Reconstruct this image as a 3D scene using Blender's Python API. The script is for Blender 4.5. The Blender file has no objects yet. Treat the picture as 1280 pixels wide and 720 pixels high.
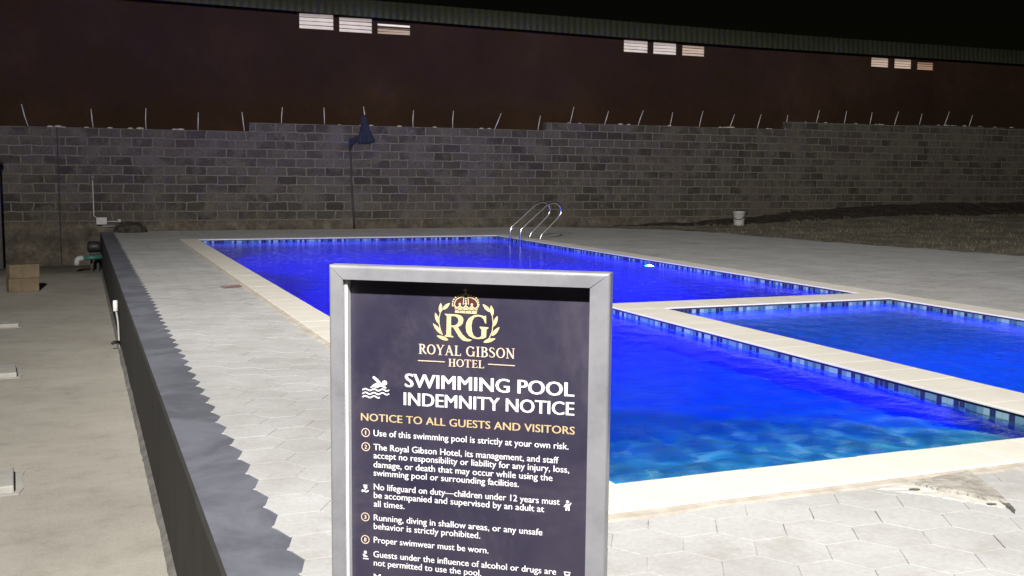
import bpy, bmesh, math, random
from mathutils import Vector, Matrix, noise

random.seed(7)
R = math.radians
sc = bpy.context.scene
col = sc.collection

# ------------------------------------------------------------------ camera
cam = bpy.data.cameras.new("camera")
camo = bpy.data.objects.new("camera", cam)
col.objects.link(camo)
cam.sensor_width = 36.0
cam.lens = 36.0 * 1326.87 / 1280.0
cam.clip_start, cam.clip_end = 0.05, 800.0
YAW, PITCH, ROLL = 0.38755158, 0.108020962, 0.00975722
fw = Vector((math.sin(YAW) * math.cos(PITCH), math.cos(YAW) * math.cos(PITCH), -math.sin(PITCH)))
rt = Vector((math.cos(YAW), -math.sin(YAW), 0))
up = rt.cross(fw)
rt2 = rt * math.cos(ROLL) + up * math.sin(ROLL)
up2 = -rt * math.sin(ROLL) + up * math.cos(ROLL)
M = Matrix.Identity(4)
for i in range(3):
    M[i][0], M[i][1], M[i][2] = rt2[i], up2[i], -fw[i]
M[2][3] = 1.6
camo.matrix_world = M
sc.camera = camo

# ------------------------------------------------------------------ night sky, exposure
w = bpy.data.worlds.new("World")
sc.world = w
w.use_nodes = True
wn = w.node_tree.nodes
sky = wn.new("ShaderNodeTexSky")
sky.sky_type = 'NISHITA'
sky.sun_disc = False
sky.sun_elevation = R(2)
sky.sun_rotation = R(200)
wn["Background"].inputs[1].default_value = 0.0010
w.node_tree.links.new(sky.outputs[0], wn["Background"].inputs[0])
sc.view_settings.view_transform = 'Standard'
sc.view_settings.look = 'None'
sc.view_settings.exposure = 0.0
sc.view_settings.gamma = 1.0
sc.view_settings.use_curve_mapping = False
sc.render.engine = 'CYCLES'
sc.cycles.use_denoising = True
sc.cycles.max_bounces = 8
sc.cycles.transmission_bounces = 6
sc.cycles.sample_clamp_indirect = 4.0


def spot(name, loc, target, power, size, blend, color, radius, parent=None, caustic=False):
    l = bpy.data.lights.new(name, 'SPOT')
    l.energy, l.color, l.spot_size, l.spot_blend, l.shadow_soft_size = power, color, R(size), blend, radius
    o = bpy.data.objects.new(name, l)
    col.objects.link(o)
    o.location = loc
    o.rotation_euler = (Vector(target) - Vector(loc)).to_track_quat('-Z', 'Y').to_euler()
    if caustic:
        l.cycles.is_caustics_light = True
    if parent:
        o.parent = parent
    return o


# the floodlight on its mast behind the photographer
spot("floodlight", (-2.7, -5.2, 10.2), (10.5, 19.0, 0.5), 28500, 104, 1.0, (1.0, 0.972, 0.935), 0.22, caustic=True)


# a second floodlight off to the left, over the far deck (the ladder's shadow points away from it)
spot("far_floodlight", (-6.0, 2.0, 9.0), (16.0, 24.5, 0.0), 12500, 62, 1.0, (1.0, 0.975, 0.94), 0.10, caustic=True)


# ------------------------------------------------------------------ material helpers
class Mat:
    def __init__(s, name):
        s.m = bpy.data.materials.new(name)
        s.m.use_nodes = True
        s.t = s.m.node_tree
        s.b = s.t.nodes["Principled BSDF"]
        s.out = s.t.nodes["Material Output"]
        s.co = s.t.nodes.new("ShaderNodeTexCoord").outputs["Object"]

    def n(s, kind, **kw):
        nd = s.t.nodes.new("ShaderNode" + kind)
        for k, v in kw.items():
            if k.startswith("i_"):
                key = k[2:]
                nd.inputs[int(key) if key.isdigit() else key.replace("_", " ")].default_value = v
            else:
                setattr(nd, k, v)
        return nd

    def l(s, a, b):
        s.t.links.new(a, b)

    def noise(s, scale, detail=6, rough=0.6, vec=None, dist=0.0):
        nd = s.n("TexNoise", i_Scale=scale, i_Detail=detail, i_Roughness=rough, i_Distortion=dist)
        s.l(vec or s.co, nd.inputs["Vector"])
        return nd.outputs["Fac"]

    def ramp(s, fac, stops, interp='LINEAR'):
        nd = s.n("ValToRGB")
        cr = nd.color_ramp
        cr.interpolation = interp
        while len(cr.elements) > len(stops):
            cr.elements.remove(cr.elements[-1])
        while len(cr.elements) < len(stops):
            cr.elements.new(1.0)
        for e, (p, c) in zip(cr.elements, stops):
            e.position = p
            e.color = (*c, 1) if len(c) == 3 else c
        s.l(fac, nd.inputs[0])
        return nd.outputs[0]

    def mix(s, fac, a, b, mode='MIX'):
        nd = s.n("Mix", data_type='RGBA', blend_type=mode)
        for sock, v in ((nd.inputs[0], fac), (nd.inputs[6], a), (nd.inputs[7], b)):
            if isinstance(v, (int, float)):
                sock.default_value = v
            elif isinstance(v, tuple):
                sock.default_value = (*v, 1)
            else:
                s.l(v, sock)
        return nd.outputs[2]

    def math(s, op, a, b=None, c=None):
        nd = s.n("Math", operation=op)
        for i, v in enumerate((a, b, c)):
            if v is None:
                continue
            if isinstance(v, (int, float)):
                nd.inputs[i].default_value = v
            else:
                s.l(v, nd.inputs[i])
        return nd.outputs[0]

    def xyz(s):
        nd = s.n("SeparateXYZ")
        s.l(s.co, nd.inputs[0])
        return nd.outputs

    def vec(s, x, y, z):
        nd = s.n("CombineXYZ")
        for i, v in enumerate((x, y, z)):
            if isinstance(v, (int, float)):
                nd.inputs[i].default_value = v
            else:
                s.l(v, nd.inputs[i])
        return nd.outputs[0]

    def bump(s, h, strength=0.3, dist=0.01):
        nd = s.n("Bump", i_Strength=strength, i_Distance=dist)
        s.l(h, nd.inputs["Height"])
        s.l(nd.outputs[0], s.b.inputs["Normal"])

    def set(s, base=None, rough=None, metal=None, spec=None):
        for k, v in (("Base Color", base), ("Roughness", rough), ("Metallic", metal), ("Specular IOR Level", spec)):
            if v is None:
                continue
            if isinstance(v, tuple):
                s.b.inputs[k].default_value = (*v, 1)
            elif isinstance(v, (int, float)):
                s.b.inputs[k].default_value = v
            else:
                s.l(v, s.b.inputs[k])
        return s


def simple(name, c, rough=0.6, metal=0.0, var=0.25, scale=12.0, bump=0.1, spec=0.4):
    m = Mat(name)
    f = m.noise(scale)
    lo = tuple(x * (1 - var) for x in c)
    hi = tuple(min(1, x * (1 + var)) for x in c)
    m.set(m.ramp(f, [(0.3, lo), (0.7, hi)]), rough, metal, spec)
    if bump:
        m.bump(m.noise(scale * 6), bump, 0.004)
    return m.m


# ------------------------------------------------------------------ mesh helpers
def link(name, me, mat, parent=None):
    o = bpy.data.objects.new(name, me)
    for mm in (mat if isinstance(mat, (list, tuple)) else [mat]):
        me.materials.append(mm)
    col.objects.link(o)
    if parent:
        o.parent = parent
    return o


def tag(o, label=None, cat=None, group=None, kind=None):
    for k, v in (("label", label), ("category", cat), ("group", group), ("kind", kind)):
        if v:
            o[k] = v
    return o


def empty(name, loc, rz=0.0):
    o = bpy.data.objects.new(name, None)
    col.objects.link(o)
    o.empty_display_size = 0.1
    o.location = loc
    o.rotation_euler = (0, 0, rz)
    return o


class MB:
    def __init__(s):
        s.bm = bmesh.new()

    def box(s, x0, x1, y0, y1, z0, z1, mi=0, bev=0.0, seg=2):
        r = bmesh.ops.create_cube(s.bm, size=1)
        vs = r["verts"]
        for v in vs:
            v.co = Vector((x0 + (v.co.x + .5) * (x1 - x0), y0 + (v.co.y + .5) * (y1 - y0), z0 + (v.co.z + .5) * (z1 - z0)))
        fs = {f for v in vs for f in v.link_faces}
        for f in fs:
            f.material_index = mi
        if bev:
            es = list({e for v in vs for e in v.link_edges})
            bmesh.ops.bevel(s.bm, geom=es, offset=bev, segments=seg, profile=0.5, affect='EDGES')
        return s

    def poly(s, pts, mi=0):
        f = s.bm.faces.new([s.bm.verts.new(p) for p in pts])
        f.material_index = mi
        return s

    def prism(s, pts, z0, z1, mi=0):
        n = len(pts)
        a = [s.bm.verts.new((x, y, z0)) for x, y in pts]
        b = [s.bm.verts.new((x, y, z1)) for x, y in pts]
        fs = [s.bm.faces.new(b), s.bm.faces.new(a[::-1])]
        for i in range(n):
            fs.append(s.bm.faces.new((a[i], a[(i + 1) % n], b[(i + 1) % n], b[i])))
        for f in fs:
            f.material_index = mi
        return s

    def tube(s, pts, r, n=10, mi=0, caps=True):
        pts = [Vector(p) for p in pts]
        rings = []
        prev = None
        for i, p in enumerate(pts):
            d = (pts[min(i + 1, len(pts) - 1)] - pts[max(i - 1, 0)]).normalized()
            if prev is None:
                u = d.orthogonal().normalized()
            else:
                u = (prev - d * prev.dot(d)).normalized()
            prev = u
            v = d.cross(u)
            rr = r[i] if isinstance(r, (list, tuple)) else r
            rings.append([s.bm.verts.new(p + (u * math.cos(2 * math.pi * k / n) + v * math.sin(2 * math.pi * k / n)) * rr) for k in range(n)])
        for a, b in zip(rings, rings[1:]):
            for k in range(n):
                f = s.bm.faces.new((a[k], a[(k + 1) % n], b[(k + 1) % n], b[k]))
                f.smooth = True
                f.material_index = mi
        if caps:
            s.bm.faces.new(rings[0][::-1]).material_index = mi
            s.bm.faces.new(rings[-1]).material_index = mi
        return s

    def lathe(s, prof, c=(0, 0, 0), n=24, mi=0, smooth=True):
        rings = []
        for r, z in prof:
            rings.append([s.bm.verts.new((c[0] + r * math.cos(2 * math.pi * k / n), c[1] + r * math.sin(2 * math.pi * k / n), c[2] + z)) for k in range(n)])
        for a, b in zip(rings, rings[1:]):
            for k in range(n):
                f = s.bm.faces.new((a[k], a[(k + 1) % n], b[(k + 1) % n], b[k]))
                f.smooth = smooth
                f.material_index = mi
        return s

    def build(s, name, mat, parent=None):
        me = bpy.data.meshes.new(name)
        s.bm.normal_update()
        s.bm.to_mesh(me)
        s.bm.free()
        return link(name, me, mat, parent)


def smooth_path(pts, rad=0.08, seg=6):
    """round the corners of a polyline"""
    pts = [Vector(p) for p in pts]
    out = [pts[0]]
    for a, b, c in zip(pts, pts[1:], pts[2:]):
        d1, d2 = (a - b), (c - b)
        r = min(rad, d1.length * .45, d2.length * .45)
        p, q = b + d1.normalized() * r, b + d2.normalized() * r
        for k in range(seg + 1):
            t = k / seg
            out.append(p * (1 - t) ** 2 + b * 2 * t * (1 - t) + q * t * t)
    out.append(pts[-1])
    return out


# ------------------------------------------------------------------ dimensions (metres)
XL, XR, YN, YF = 2.49, 9.745, 4.68, 24.9          # main pool inner coping edges
D1, D2 = 5.83, 6.38                                # long divider between main and children's pool
C1, C2 = 10.86, 11.44                              # cross divider
XLO, XRO, YNO, YFO = 2.11, 10.18, 4.295, 25.25     # outer coping edges
ZC = 0.03                                          # coping top
ZW = -0.048                                         # water level
YW = 29.15                                         # face of the block wall
LOW = -0.85                                        # lower yard


# ------------------------------------------------------------------ structure materials
def m_paver():
    m = Mat("paver_concrete")
    f = m.ramp(m.noise(1.1, 4), [(0.30, (0.395, 0.388, 0.378)), (0.5, (0.455, 0.45, 0.444)), (0.70, (0.515, 0.51, 0.505))])
    f2 = m.ramp(m.noise(38, 5, 0.7), [(0.3, (0.86, 0.86, 0.86)), (0.7, (1.05, 1.05, 1.05))])
    base = m.mix(1.0, f, f2, 'MULTIPLY')
    a = m.n("Attribute", attribute_name="tone")
    base = m.mix(1.0, base, m.ramp(a.outputs["Fac"], [(0, (0.945, 0.943, 0.938)), (0.25, (0.985, 0.985, 0.985)), (1, (1.02, 1.02, 1.02))]), 'MULTIPLY')
    dirt = m.ramp(m.noise(2.6, 9, 0.8), [(0.50, (0, 0, 0)), (0.70, (0.8, 0.8, 0.8))])
    base = m.mix(dirt, base, (0.33, 0.31, 0.28))
    m.set(base, 0.85, spec=0.25)
    m.bump(m.noise(90, 4, 0.7), 0.25, 0.004)
    return m.m


def m_sand_joint():
    m = Mat("sand_joint")
    f = m.noise(2.2, 5)
    m.set(m.ramp(f, [(0.40, (0.05, 0.047, 0.043)), (0.47, (0.22, 0.21, 0.20)), (0.56, (0.42, 0.41, 0.395))]), 0.95, spec=0.1)
    m.bump(m.noise(120, 3), 0.4, 0.004)
    return m.m


def m_coping():
    m = Mat("coping_cream")
    f = m.ramp(m.noise(2.5, 6), [(0.3, (0.66, 0.625, 0.555)), (0.7, (0.73, 0.695, 0.62))])
    s2 = m.ramp(m.noise(25, 6, 0.7), [(0.35, (0.96, 0.96, 0.95)), (0.65, (1.01, 1.01, 1.01))])
    m.set(m.mix(1.0, f, s2, 'MULTIPLY'), 0.6, spec=0.35)
    m.bump(m.noise(60, 4), 0.12, 0.003)
    return m.m


def m_ground():
    m = Mat("yard_concrete")
    x, y, z = m.xyz()
    f = m.ramp(m.noise(0.7, 7), [(0.3, (0.35, 0.325, 0.28)), (0.7, (0.44, 0.415, 0.36))])
    streak = m.noise(1.0, 5, 0.6, m.vec(m.math('MULTIPLY', x, 1.2), m.math('MULTIPLY', y, 9.0), 0.0))
    f = m.mix(1.0, f, m.ramp(streak, [(0.3, (0.965, 0.965, 0.965)), (0.7, (1.02, 1.02, 1.02))]), 'MULTIPLY')
    f = m.mix(1.0, f, m.ramp(m.noise(55, 5, .8), [(0.33, (0.80, 0.80, 0.80)), (0.5, (1.0, 1.0, 1.0))]), 'MULTIPLY')
    f = m.mix(1.0, f, m.ramp(m.noise(2.3, 9, .75), [(0.34, (0.84, 0.83, 0.82)), (0.52, (1.0, 1.0, 1.0))]), 'MULTIPLY')
    # darker brown near the foot of the wall (has its own ragged edge)
    edge = m.math('ADD', y, m.math('MULTIPLY', m.noise(1.5, 6), 3.0))
    dm = m.ramp(m.math('MULTIPLY', m.math('SUBTRACT', edge, 27.0), 0.33), [(0.0, (0, 0, 0)), (1.0, (1, 1, 1))])
    f = m.mix(dm, f, (0.11, 0.095, 0.075))
    m.set(f, 0.9, spec=0.15)
    m.bump(m.noise(45, 6, 0.7), 0.35, 0.01)
    return m.m


def m_soil():
    m = Mat("bare_soil")
    f = m.ramp(m.noise(0.9, 8, 0.7), [(0.32, (0.13, 0.115, 0.092)), (0.5, (0.21, 0.188, 0.155)), (0.68, (0.29, 0.268, 0.225))])
    g = m.ramp(m.noise(9, 8, 0.75), [(0.3, (0.65, 0.65, 0.6)), (0.7, (1.15, 1.15, 1.1))])
    m.set(m.mix(1.0, f, g, 'MULTIPLY'), 0.95, spec=0.1)
    m.bump(m.noise(14, 8, 0.75), 0.8, 0.06)
    return m.m


def m_blocks():
    m = Mat("concrete_blocks")
    x, y, z = m.xyz()
    wob = m.math('MULTIPLY', m.math('SUBTRACT', m.noise(2.2, 4), 0.5), 0.075)
    wobx = m.math('MULTIPLY', m.math('SUBTRACT', m.noise(1.3, 4), 0.5), 0.22)
    v = m.vec(m.math('ADD', x, wobx), m.math('ADD', m.math('ADD', z, wob), 0.19), 0.0)
    br = m.n("TexBrick", offset=0.5, i_Scale=1.0, i_Mortar_Size=0.016, i_Mortar_Smooth=0.35, i_Bias=0.0,
             i_Brick_Width=0.525, i_Row_Height=0.235)
    br.inputs["Color1"].default_value = (0.038, 0.034, 0.027, 1)
    br.inputs["Color2"].default_value = (0.080, 0.071, 0.057, 1)
    br.inputs["Mortar"].default_value = (0.160, 0.144, 0.118, 1)
    m.l(v, br.inputs["Vector"])
    # mortar smeared over some of the blocks
    sm = m.ramp(m.noise(1.3, 7, 0.7), [(0.46, (0, 0, 0)), (0.62, (0.9, 0.9, 0.9))])
    base = m.mix(sm, br.outputs["Color"], (0.100, 0.090, 0.072))
    red = m.ramp(m.noise(0.55, 5, 0.6), [(0.5, (0, 0, 0)), (0.75, (0.55, 0.55, 0.55))])
    base = m.mix(red, base, (0.082, 0.062, 0.055))
    base = m.mix(1.0, base, m.ramp(m.noise(14, 6, 0.75), [(0.3, (0.72, 0.72, 0.72)), (0.7, (1.2, 1.2, 1.2))]), 'MULTIPLY')
    # plain rendered foot of the wall with ragged top
    ft = m.math('ADD', z, m.math('MULTIPLY', m.noise(1.1, 6, 0.65), 0.5))
    fm = m.ramp(ft, [(0.42, (1, 1, 1)), (0.56, (0, 0, 0))])
    foot = m.ramp(m.noise(2.6, 9, 0.75), [(0.32, (0.040, 0.033, 0.026)), (0.5, (0.085, 0.072, 0.057)), (0.66, (0.150, 0.128, 0.100))])
    base = m.mix(fm, base, foot)
    m.set(base, 0.95, spec=0.1)
    hgt = m.math('ADD', m.math('MULTIPLY', br.outputs["Fac"], m.ramp(sm, [(0, (0.5, 0.5, 0.5)), (1, (0.1, 0.1, 0.1))])), m.noise(30, 6, 0.75))
    m.bump(hgt, 0.5, 0.02)
    return m.m


def m_screed(name, c):
    m = Mat(name)
    f = m.noise(1.7, 7, 0.65, dist=0.6)
    lo = tuple(v * 0.68 for v in c)
    m.set(m.ramp(f, [(0.40, lo), (0.58, c)]), 0.75, spec=0.3)
    m.bump(m.noise(50, 5), 0.15, 0.004)
    return m.m


def m_face():
    m = Mat("dark_render")
    x, y, z = m.xyz()
    st = m.noise(1.0, 6, 0.6, m.vec(0.0, m.math('MULTIPLY', y, 3.0), m.math('MULTIPLY', z, 1.2)))
    m.set(m.ramp(st, [(0.3, (0.034, 0.032, 0.030)), (0.7, (0.047, 0.045, 0.042))]), 0.85, spec=0.2)
    m.bump(m.noise(40, 5), 0.25, 0.006)
    return m.m


def m_plaster():
    m = Mat("maroon_plaster")
    f = m.ramp(m.noise(0.35, 8, 0.65), [(0.3, (0.027, 0.0142, 0.0088)), (0.52, (0.035, 0.0187, 0.0115)), (0.72, (0.052, 0.029, 0.0185))])
    m.set(f, 0.9, spec=0.1)
    m.bump(m.noise(20, 6), 0.3, 0.01)
    return m.m


def m_basin(name, k):
    m = Mat(name)
    x, y, z = m.xyz()
    s_ = 0.05
    cell = m.n("TexWhiteNoise", noise_dimensions='3D')
    snap = m.n("VectorMath", operation='SNAP')
    m.l(m.co, snap.inputs[0])
    snap.inputs[1].default_value = (s_, s_, s_)
    m.l(snap.outputs[0], cell.inputs["Vector"])
    base = m.ramp(cell.outputs["Value"], [(0.0, tuple(v * .8 for v in k)), (0.6, k), (1.0, tuple(min(1, v * 1.25) for v in k))])
    m.set(base, 0.4, spec=0.3)
    return m.m


def m_blend():
    """floodlight fading to lamp glow, painted as mosaic: turquoise near wall to deep blue"""
    m = Mat("lightfall_mosaic")
    x, y, z = m.xyz()
    snap = m.n("VectorMath", operation='SNAP')
    m.l(m.vec(x, y, 0.0), snap.inputs[0])
    snap.inputs[1].default_value = (0.09, 0.09, 0.09)
    cell = m.n("TexWhiteNoise", noise_dimensions='3D')
    m.l(snap.outputs[0], cell.inputs["Vector"])
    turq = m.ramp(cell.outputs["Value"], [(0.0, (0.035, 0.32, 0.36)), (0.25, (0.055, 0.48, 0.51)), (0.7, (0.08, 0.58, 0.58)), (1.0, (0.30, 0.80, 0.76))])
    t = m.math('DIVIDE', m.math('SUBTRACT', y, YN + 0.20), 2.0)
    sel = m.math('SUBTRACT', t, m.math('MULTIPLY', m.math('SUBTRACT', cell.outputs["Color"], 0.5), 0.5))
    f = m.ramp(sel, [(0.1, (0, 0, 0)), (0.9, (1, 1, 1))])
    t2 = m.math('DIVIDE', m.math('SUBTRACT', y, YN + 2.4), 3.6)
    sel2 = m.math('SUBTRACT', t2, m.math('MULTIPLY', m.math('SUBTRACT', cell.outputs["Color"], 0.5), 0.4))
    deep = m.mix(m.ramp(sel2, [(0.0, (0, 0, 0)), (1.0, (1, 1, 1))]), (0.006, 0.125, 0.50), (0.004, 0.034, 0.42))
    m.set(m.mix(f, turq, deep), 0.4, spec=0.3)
    return m.m


def m_tile():
    m = Mat("waterline_mosaic")
    x, y, z = m.xyz()
    a = m.math('ADD', x, y)
    s_ = 0.0555
    cx = m.math('FLOOR', m.math('DIVIDE', a, s_))
    cz = m.math('FLOOR', m.math('DIVIDE', z, s_))
    wn_ = m.n("TexWhiteNoise", noise_dimensions='2D')
    m.l(m.vec(cx, cz, 0.0), wn_.inputs["Vector"])
    c = m.ramp(wn_.outputs["Value"], [(0.0, (0.018, 0.025, 0.07)), (0.34, (0.045, 0.115, 0.18)), (0.55, (0.10, 0.205, 0.26)),
                                      (0.82, (0.20, 0.33, 0.37))], 'CONSTANT')
    fx = m.math('FRACT', m.math('DIVIDE', a, s_))
    fz = m.math('FRACT', m.math('DIVIDE', z, s_))
    g = m.math('MAXIMUM', m.math('GREATER_THAN', m.math('ABSOLUTE', m.math('SUBTRACT', fx, 0.5)), 0.46),
               m.math('GREATER_THAN', m.math('ABSOLUTE', m.math('SUBTRACT', fz, 0.5)), 0.46))
    m.set(m.mix(g, c, (0.18, 0.19, 0.20)), 0.15, spec=0.5)
    return m.m


def m_water():
    m = Mat("water")
    m.t.nodes.remove(m.b)
    gl = m.n("BsdfGlass", i_IOR=1.33, i_Roughness=0.0)
    gl.inputs["Color"].default_value = (0.93, 0.98, 1.0, 1)
    b = m.n("Bump", i_Strength=0.30, i_Distance=0.02)
    x, y, z = m.xyz()
    m.l(m.noise(11.0, 4, 0.6, m.vec(m.math('MULTIPLY', x, 0.7), y, 0.0)), b.inputs["Height"])
    m.l(b.outputs[0], gl.inputs["Normal"])
    m.l(gl.outputs[0], m.out.inputs["Surface"])
    return m.m


PAVER, JOINT, COPING, GROUND, SOIL = m_paver(), m_sand_joint(), m_coping(), m_ground(), m_soil()
BLOCKS, SCREED, FACE, PLASTER = m_blocks(), m_screed("grey_screed", (0.150, 0.156, 0.185)), m_face(), m_plaster()
BASIN, LIGHTFALL = m_basin("deep_blue_finish", (0.004, 0.034, 0.42)), m_blend()
KBASIN = m_basin("mid_blue_finish", (0.012, 0.180, 0.40))
TILE, WATER = m_tile(), m_water()
STEEL = simple("polished_steel", (0.72, 0.72, 0.73), 0.25, 1.0, 0.05, 20, 0)
OFFW = simple("grey_white", (0.40, 0.395, 0.375), 0.5, 0, 0.12, 10, 0)  # greyer version of the white plastic
GALV = simple("galvanised_rod", (0.58, 0.57, 0.54), 0.45, 0.3, 0.2, 30, 0)
WHITE = simple("white_plastic", (0.72, 0.71, 0.68), 0.45, 0, 0.08, 10, 0)
BLACK = simple("black_plastic", (0.018, 0.018, 0.018), 0.5, 0, 0.3, 10, 0)
EARTH = simple("dark_earth", (0.050, 0.043, 0.036), 1.0, 0, 0.6, 6, 0.6, 0.05)

JTDARK = simple("dark_void", (0.03, 0.028, 0.025), 1.0, 0, .3, 20, 0)

# ------------------------------------------------------------------ ground sheets
g = MB()
for (a, b, c, d) in ((-150, 0.47, -60, 60),):
    g.poly([(a, c, LOW), (b, c, LOW), (b, d, LOW), (a, d, LOW)])
tag(g.build("yard_ground", GROUND), kind="structure")
me = bpy.data.meshes.new("joint")


def frame_rects(m, x0, x1, y0, y1, hx0, hx1, hy0, hy1, z):
    for (a, b, c, d) in ((x0, hx0, y0, y1), (hx1, x1, y0, y1), (hx0, hx1, y0, hy0), (hx0, hx1, hy1, y1)):
        m.poly([(a, c, z), (b, c, z), (b, d, z), (a, d, z)])


g = MB()
frame_rects(g, 0.55, 200, -60, 200, XLO + .1, XRO - .1, YNO + .1, YFO - .1, -0.04)
tag(g.build("soil_ground", SOIL), kind="structure")

# rising dry soil at the back right
NX, NY = 110, 64
vs, fs = [], []


def sstep(a, b, x):
    t = max(0, min(1, (x - a) / (b - a)))
    return t * t * (3 - 2 * t)


def deck_edge(y):
    """right border of the paving: x as a function of y"""
    pts = [(2, 19.5), (16.2, 18.0), (21.9, 16.75), (25.5, 16.4), (27.3, 15.6), (28.6, 13.6), (29.3, 12.2)]
    for (ya, xa), (yb, xb) in zip(pts, pts[1:]):
        if y <= yb:
            return xa + (xb - xa) * max(0, (y - ya)) / (yb - ya)
    return pts[-1][1]


def soil_z(x, y):
    e = deck_edge(y)
    z = -0.03 + 0.035 * sstep(-0.25, 0.25, x - e) + 0.33 * sstep(16, 26, x) * sstep(19, 28.5, y)
    z += 0.05 * (noise.noise((x * .8, y * .8, 3)) + .5 * noise.noise((x * 2.4, y * 2.4, 9))) * sstep(-.1, .8, x - e)
    return z


for j in range(NY + 1):
    for i in range(NX + 1):
        x, y = 11.5 + (i / NX) ** 1.25 * 44, 4 + j / NY * (29.3 - 4)
        vs.append((x, y, soil_z(x, y)))
for j in range(NY):
    for i in range(NX):
        a = j * (NX + 1) + i
        fs.append((a, a + 1, a + NX + 2, a + NX + 1))
me.from_pydata(vs, [], fs)
for p in me.polygons:
    p.use_smooth = True
tag(link("soil_slope", me, SOIL), kind="structure")

# dark heaped earth along the foot of the block wall
me = bpy.data.meshes.new("earth")
vs, fs = [], []
NX, NY = 160, 10
for i in range(NX + 1):
    x = 15.2 + (i / NX) * 32
    hgt = 0.05 + 0.34 * sstep(16, 30, x) + 0.05 * noise.noise((x * .5, 0, 0)) + 0.02 * noise.noise((x * 2, 5, 0))
    dep = (0.5 + 1.5 * sstep(15.5, 19, x)) + 0.3 * noise.noise((x * .7, 8, 0))
    for j in range(NY + 1):
        t = j / NY
        y = 29.2 - t * dep
        prof = (1 - t) ** 1.5
        z = (soil_z(x, y) - 0.03) + hgt * prof * sstep(15.2, 17, x) + 0.035 * (1 - t) * noise.noise((x * 4, y * 4, 2)) + 0.04 * (1 - t)
        vs.append((x, y, z))
for i in range(NX):
    for j in range(NY):
        a = i * (NY + 1) + j
        fs.append((a, a + 1, a + NY + 2, a + NY + 1))
me.from_pydata(vs, [], fs)
tag(link("earth_bank", me, EARTH), kind="structure")

# ------------------------------------------------------------------ paved deck (hexagonal concrete pavers on sand)
S = 0.178
DX, DY = 1.5 * S, math.sqrt(3) * S
HX0, HY0 = 0.9255, 4.40


def clip(poly, ax, val, keep_less):
    out = []
    n = len(poly)
    for i in range(n):
        p, q = poly[i], poly[(i + 1) % n]
        ip = (p[ax] < val) == keep_less
        iq = (q[ax] < val) == keep_less
        if ip:
            out.append(p)
        if ip != iq:
            t = (val - p[ax]) / (q[ax] - p[ax])
            out.append((p[0] + t * (q[0] - p[0]), p[1] + t * (q[1] - p[1])))
    return out


bm = bmesh.new()
tone = []
i = 0
while HX0 + i * DX < 19.6:
    cx = HX0 + i * DX
    j0 = int((2.0 - HY0) / DY)
    for j in range(j0, int((29.2 - HY0) / DY) + 1):
        cy = HY0 + (j + (0.5 if i % 2 else 0)) * DY
        if cx > deck_edge(cy) + 0.12 * noise.noise((cx, cy, 0)):
            continue
        dist = math.hypot(cx, cy)
        gap = 0.0010 + 0.0022 * random.random() ** 2
        rad = S - gap
        poly = [(cx + rad * math.cos(k * math.pi / 3), cy + rad * math.sin(k * math.pi / 3)) for k in range(6)]
        if i == 0:
            jx = random.gauss(0, .004)
            poly[3] = (0.770 + jx, cy + random.gauss(0, .006))
            poly[2] = (0.822 + jx, cy + .03 * 0 + rad * .866)
            poly[4] = (0.822 + jx, cy - rad * .866)
            poly[3:4] = [(0.784 + jx, cy + .022), poly[3], (0.784 + jx, cy - .022)]
        mg = 0.012
        d4 = {"n": YNO - cy, "f": cy - YFO, "l": XLO - cx, "r": cx - XRO}
        side = max(d4, key=d4.get)
        if d4[side] < -S:
            continue
        jit = 0.005 * random.uniform(-1, 1)
        if d4[side] < S + .05:
            if side == "n":
                poly = clip(poly, 1, YNO - mg + jit, True)
            elif side == "f":
                poly = clip(poly, 1, YFO + mg + jit, False)
            elif side == "l":
                poly = clip(poly, 0, XLO - mg + jit, True)
            else:
                poly = clip(poly, 0, XRO + mg + jit, False)
            if len(poly) < 3:
                continue
            area = abs(sum(p[0] * q[1] - q[0] * p[1] for p, q in zip(poly, poly[1:] + poly[:1]))) / 2
            if area < .008:
                continue
        if cy > 28.9:
            poly = clip(poly, 1, 29.13, True)
        if len(poly) < 3:
            continue
        # the broken patch beside the near coping
        if math.hypot((cx - 4.12) / .15, (cy - 4.0) / .15) < 1:
            continue
        tx, ty = random.gauss(0, .002), random.gauss(0, .002)
        dz = random.gauss(0, .0005)
        zz = lambda p, d: d + dz + tx * (p[0] - cx) + ty * (p[1] - cy)
        c = random.random()
        if dist < 13:
            b = 0.002
            inner = [(cx + (p[0] - cx) * (1 - b / S), cy + (p[1] - cy) * (1 - b / S)) for p in poly]
            vi = [bm.verts.new((p[0], p[1], zz(p, 0.0))) for p in inner]
            vo = [bm.verts.new((p[0], p[1], zz(p, -0.0010))) for p in poly]
            vb = [bm.verts.new((p[0], p[1], -0.035)) for p in poly]
            bm.faces.new(vi)
            tone.append(c)
            n = len(poly)
            for k in range(n):
                bm.faces.new((vo[k], vo[(k + 1) % n], vi[(k + 1) % n], vi[k]))
                tone.append(c)
                bm.faces.new((vb[k], vb[(k + 1) % n], vo[(k + 1) % n], vo[k]))
                tone.append(c)
        else:
            bm.faces.new([bm.verts.new((p[0], p[1], zz(p, 0.0))) for p in poly])
            tone.append(c)
    i += 1
bm.normal_update()
me = bpy.data.meshes.new("pavers")
bm.to_mesh(me)
bm.free()
at = me.attributes.new("tone", 'FLOAT', 'FACE')
at.data.foreach_set("value", tone)
tag(link("pool_deck", me, PAVER), kind="structure")
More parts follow.
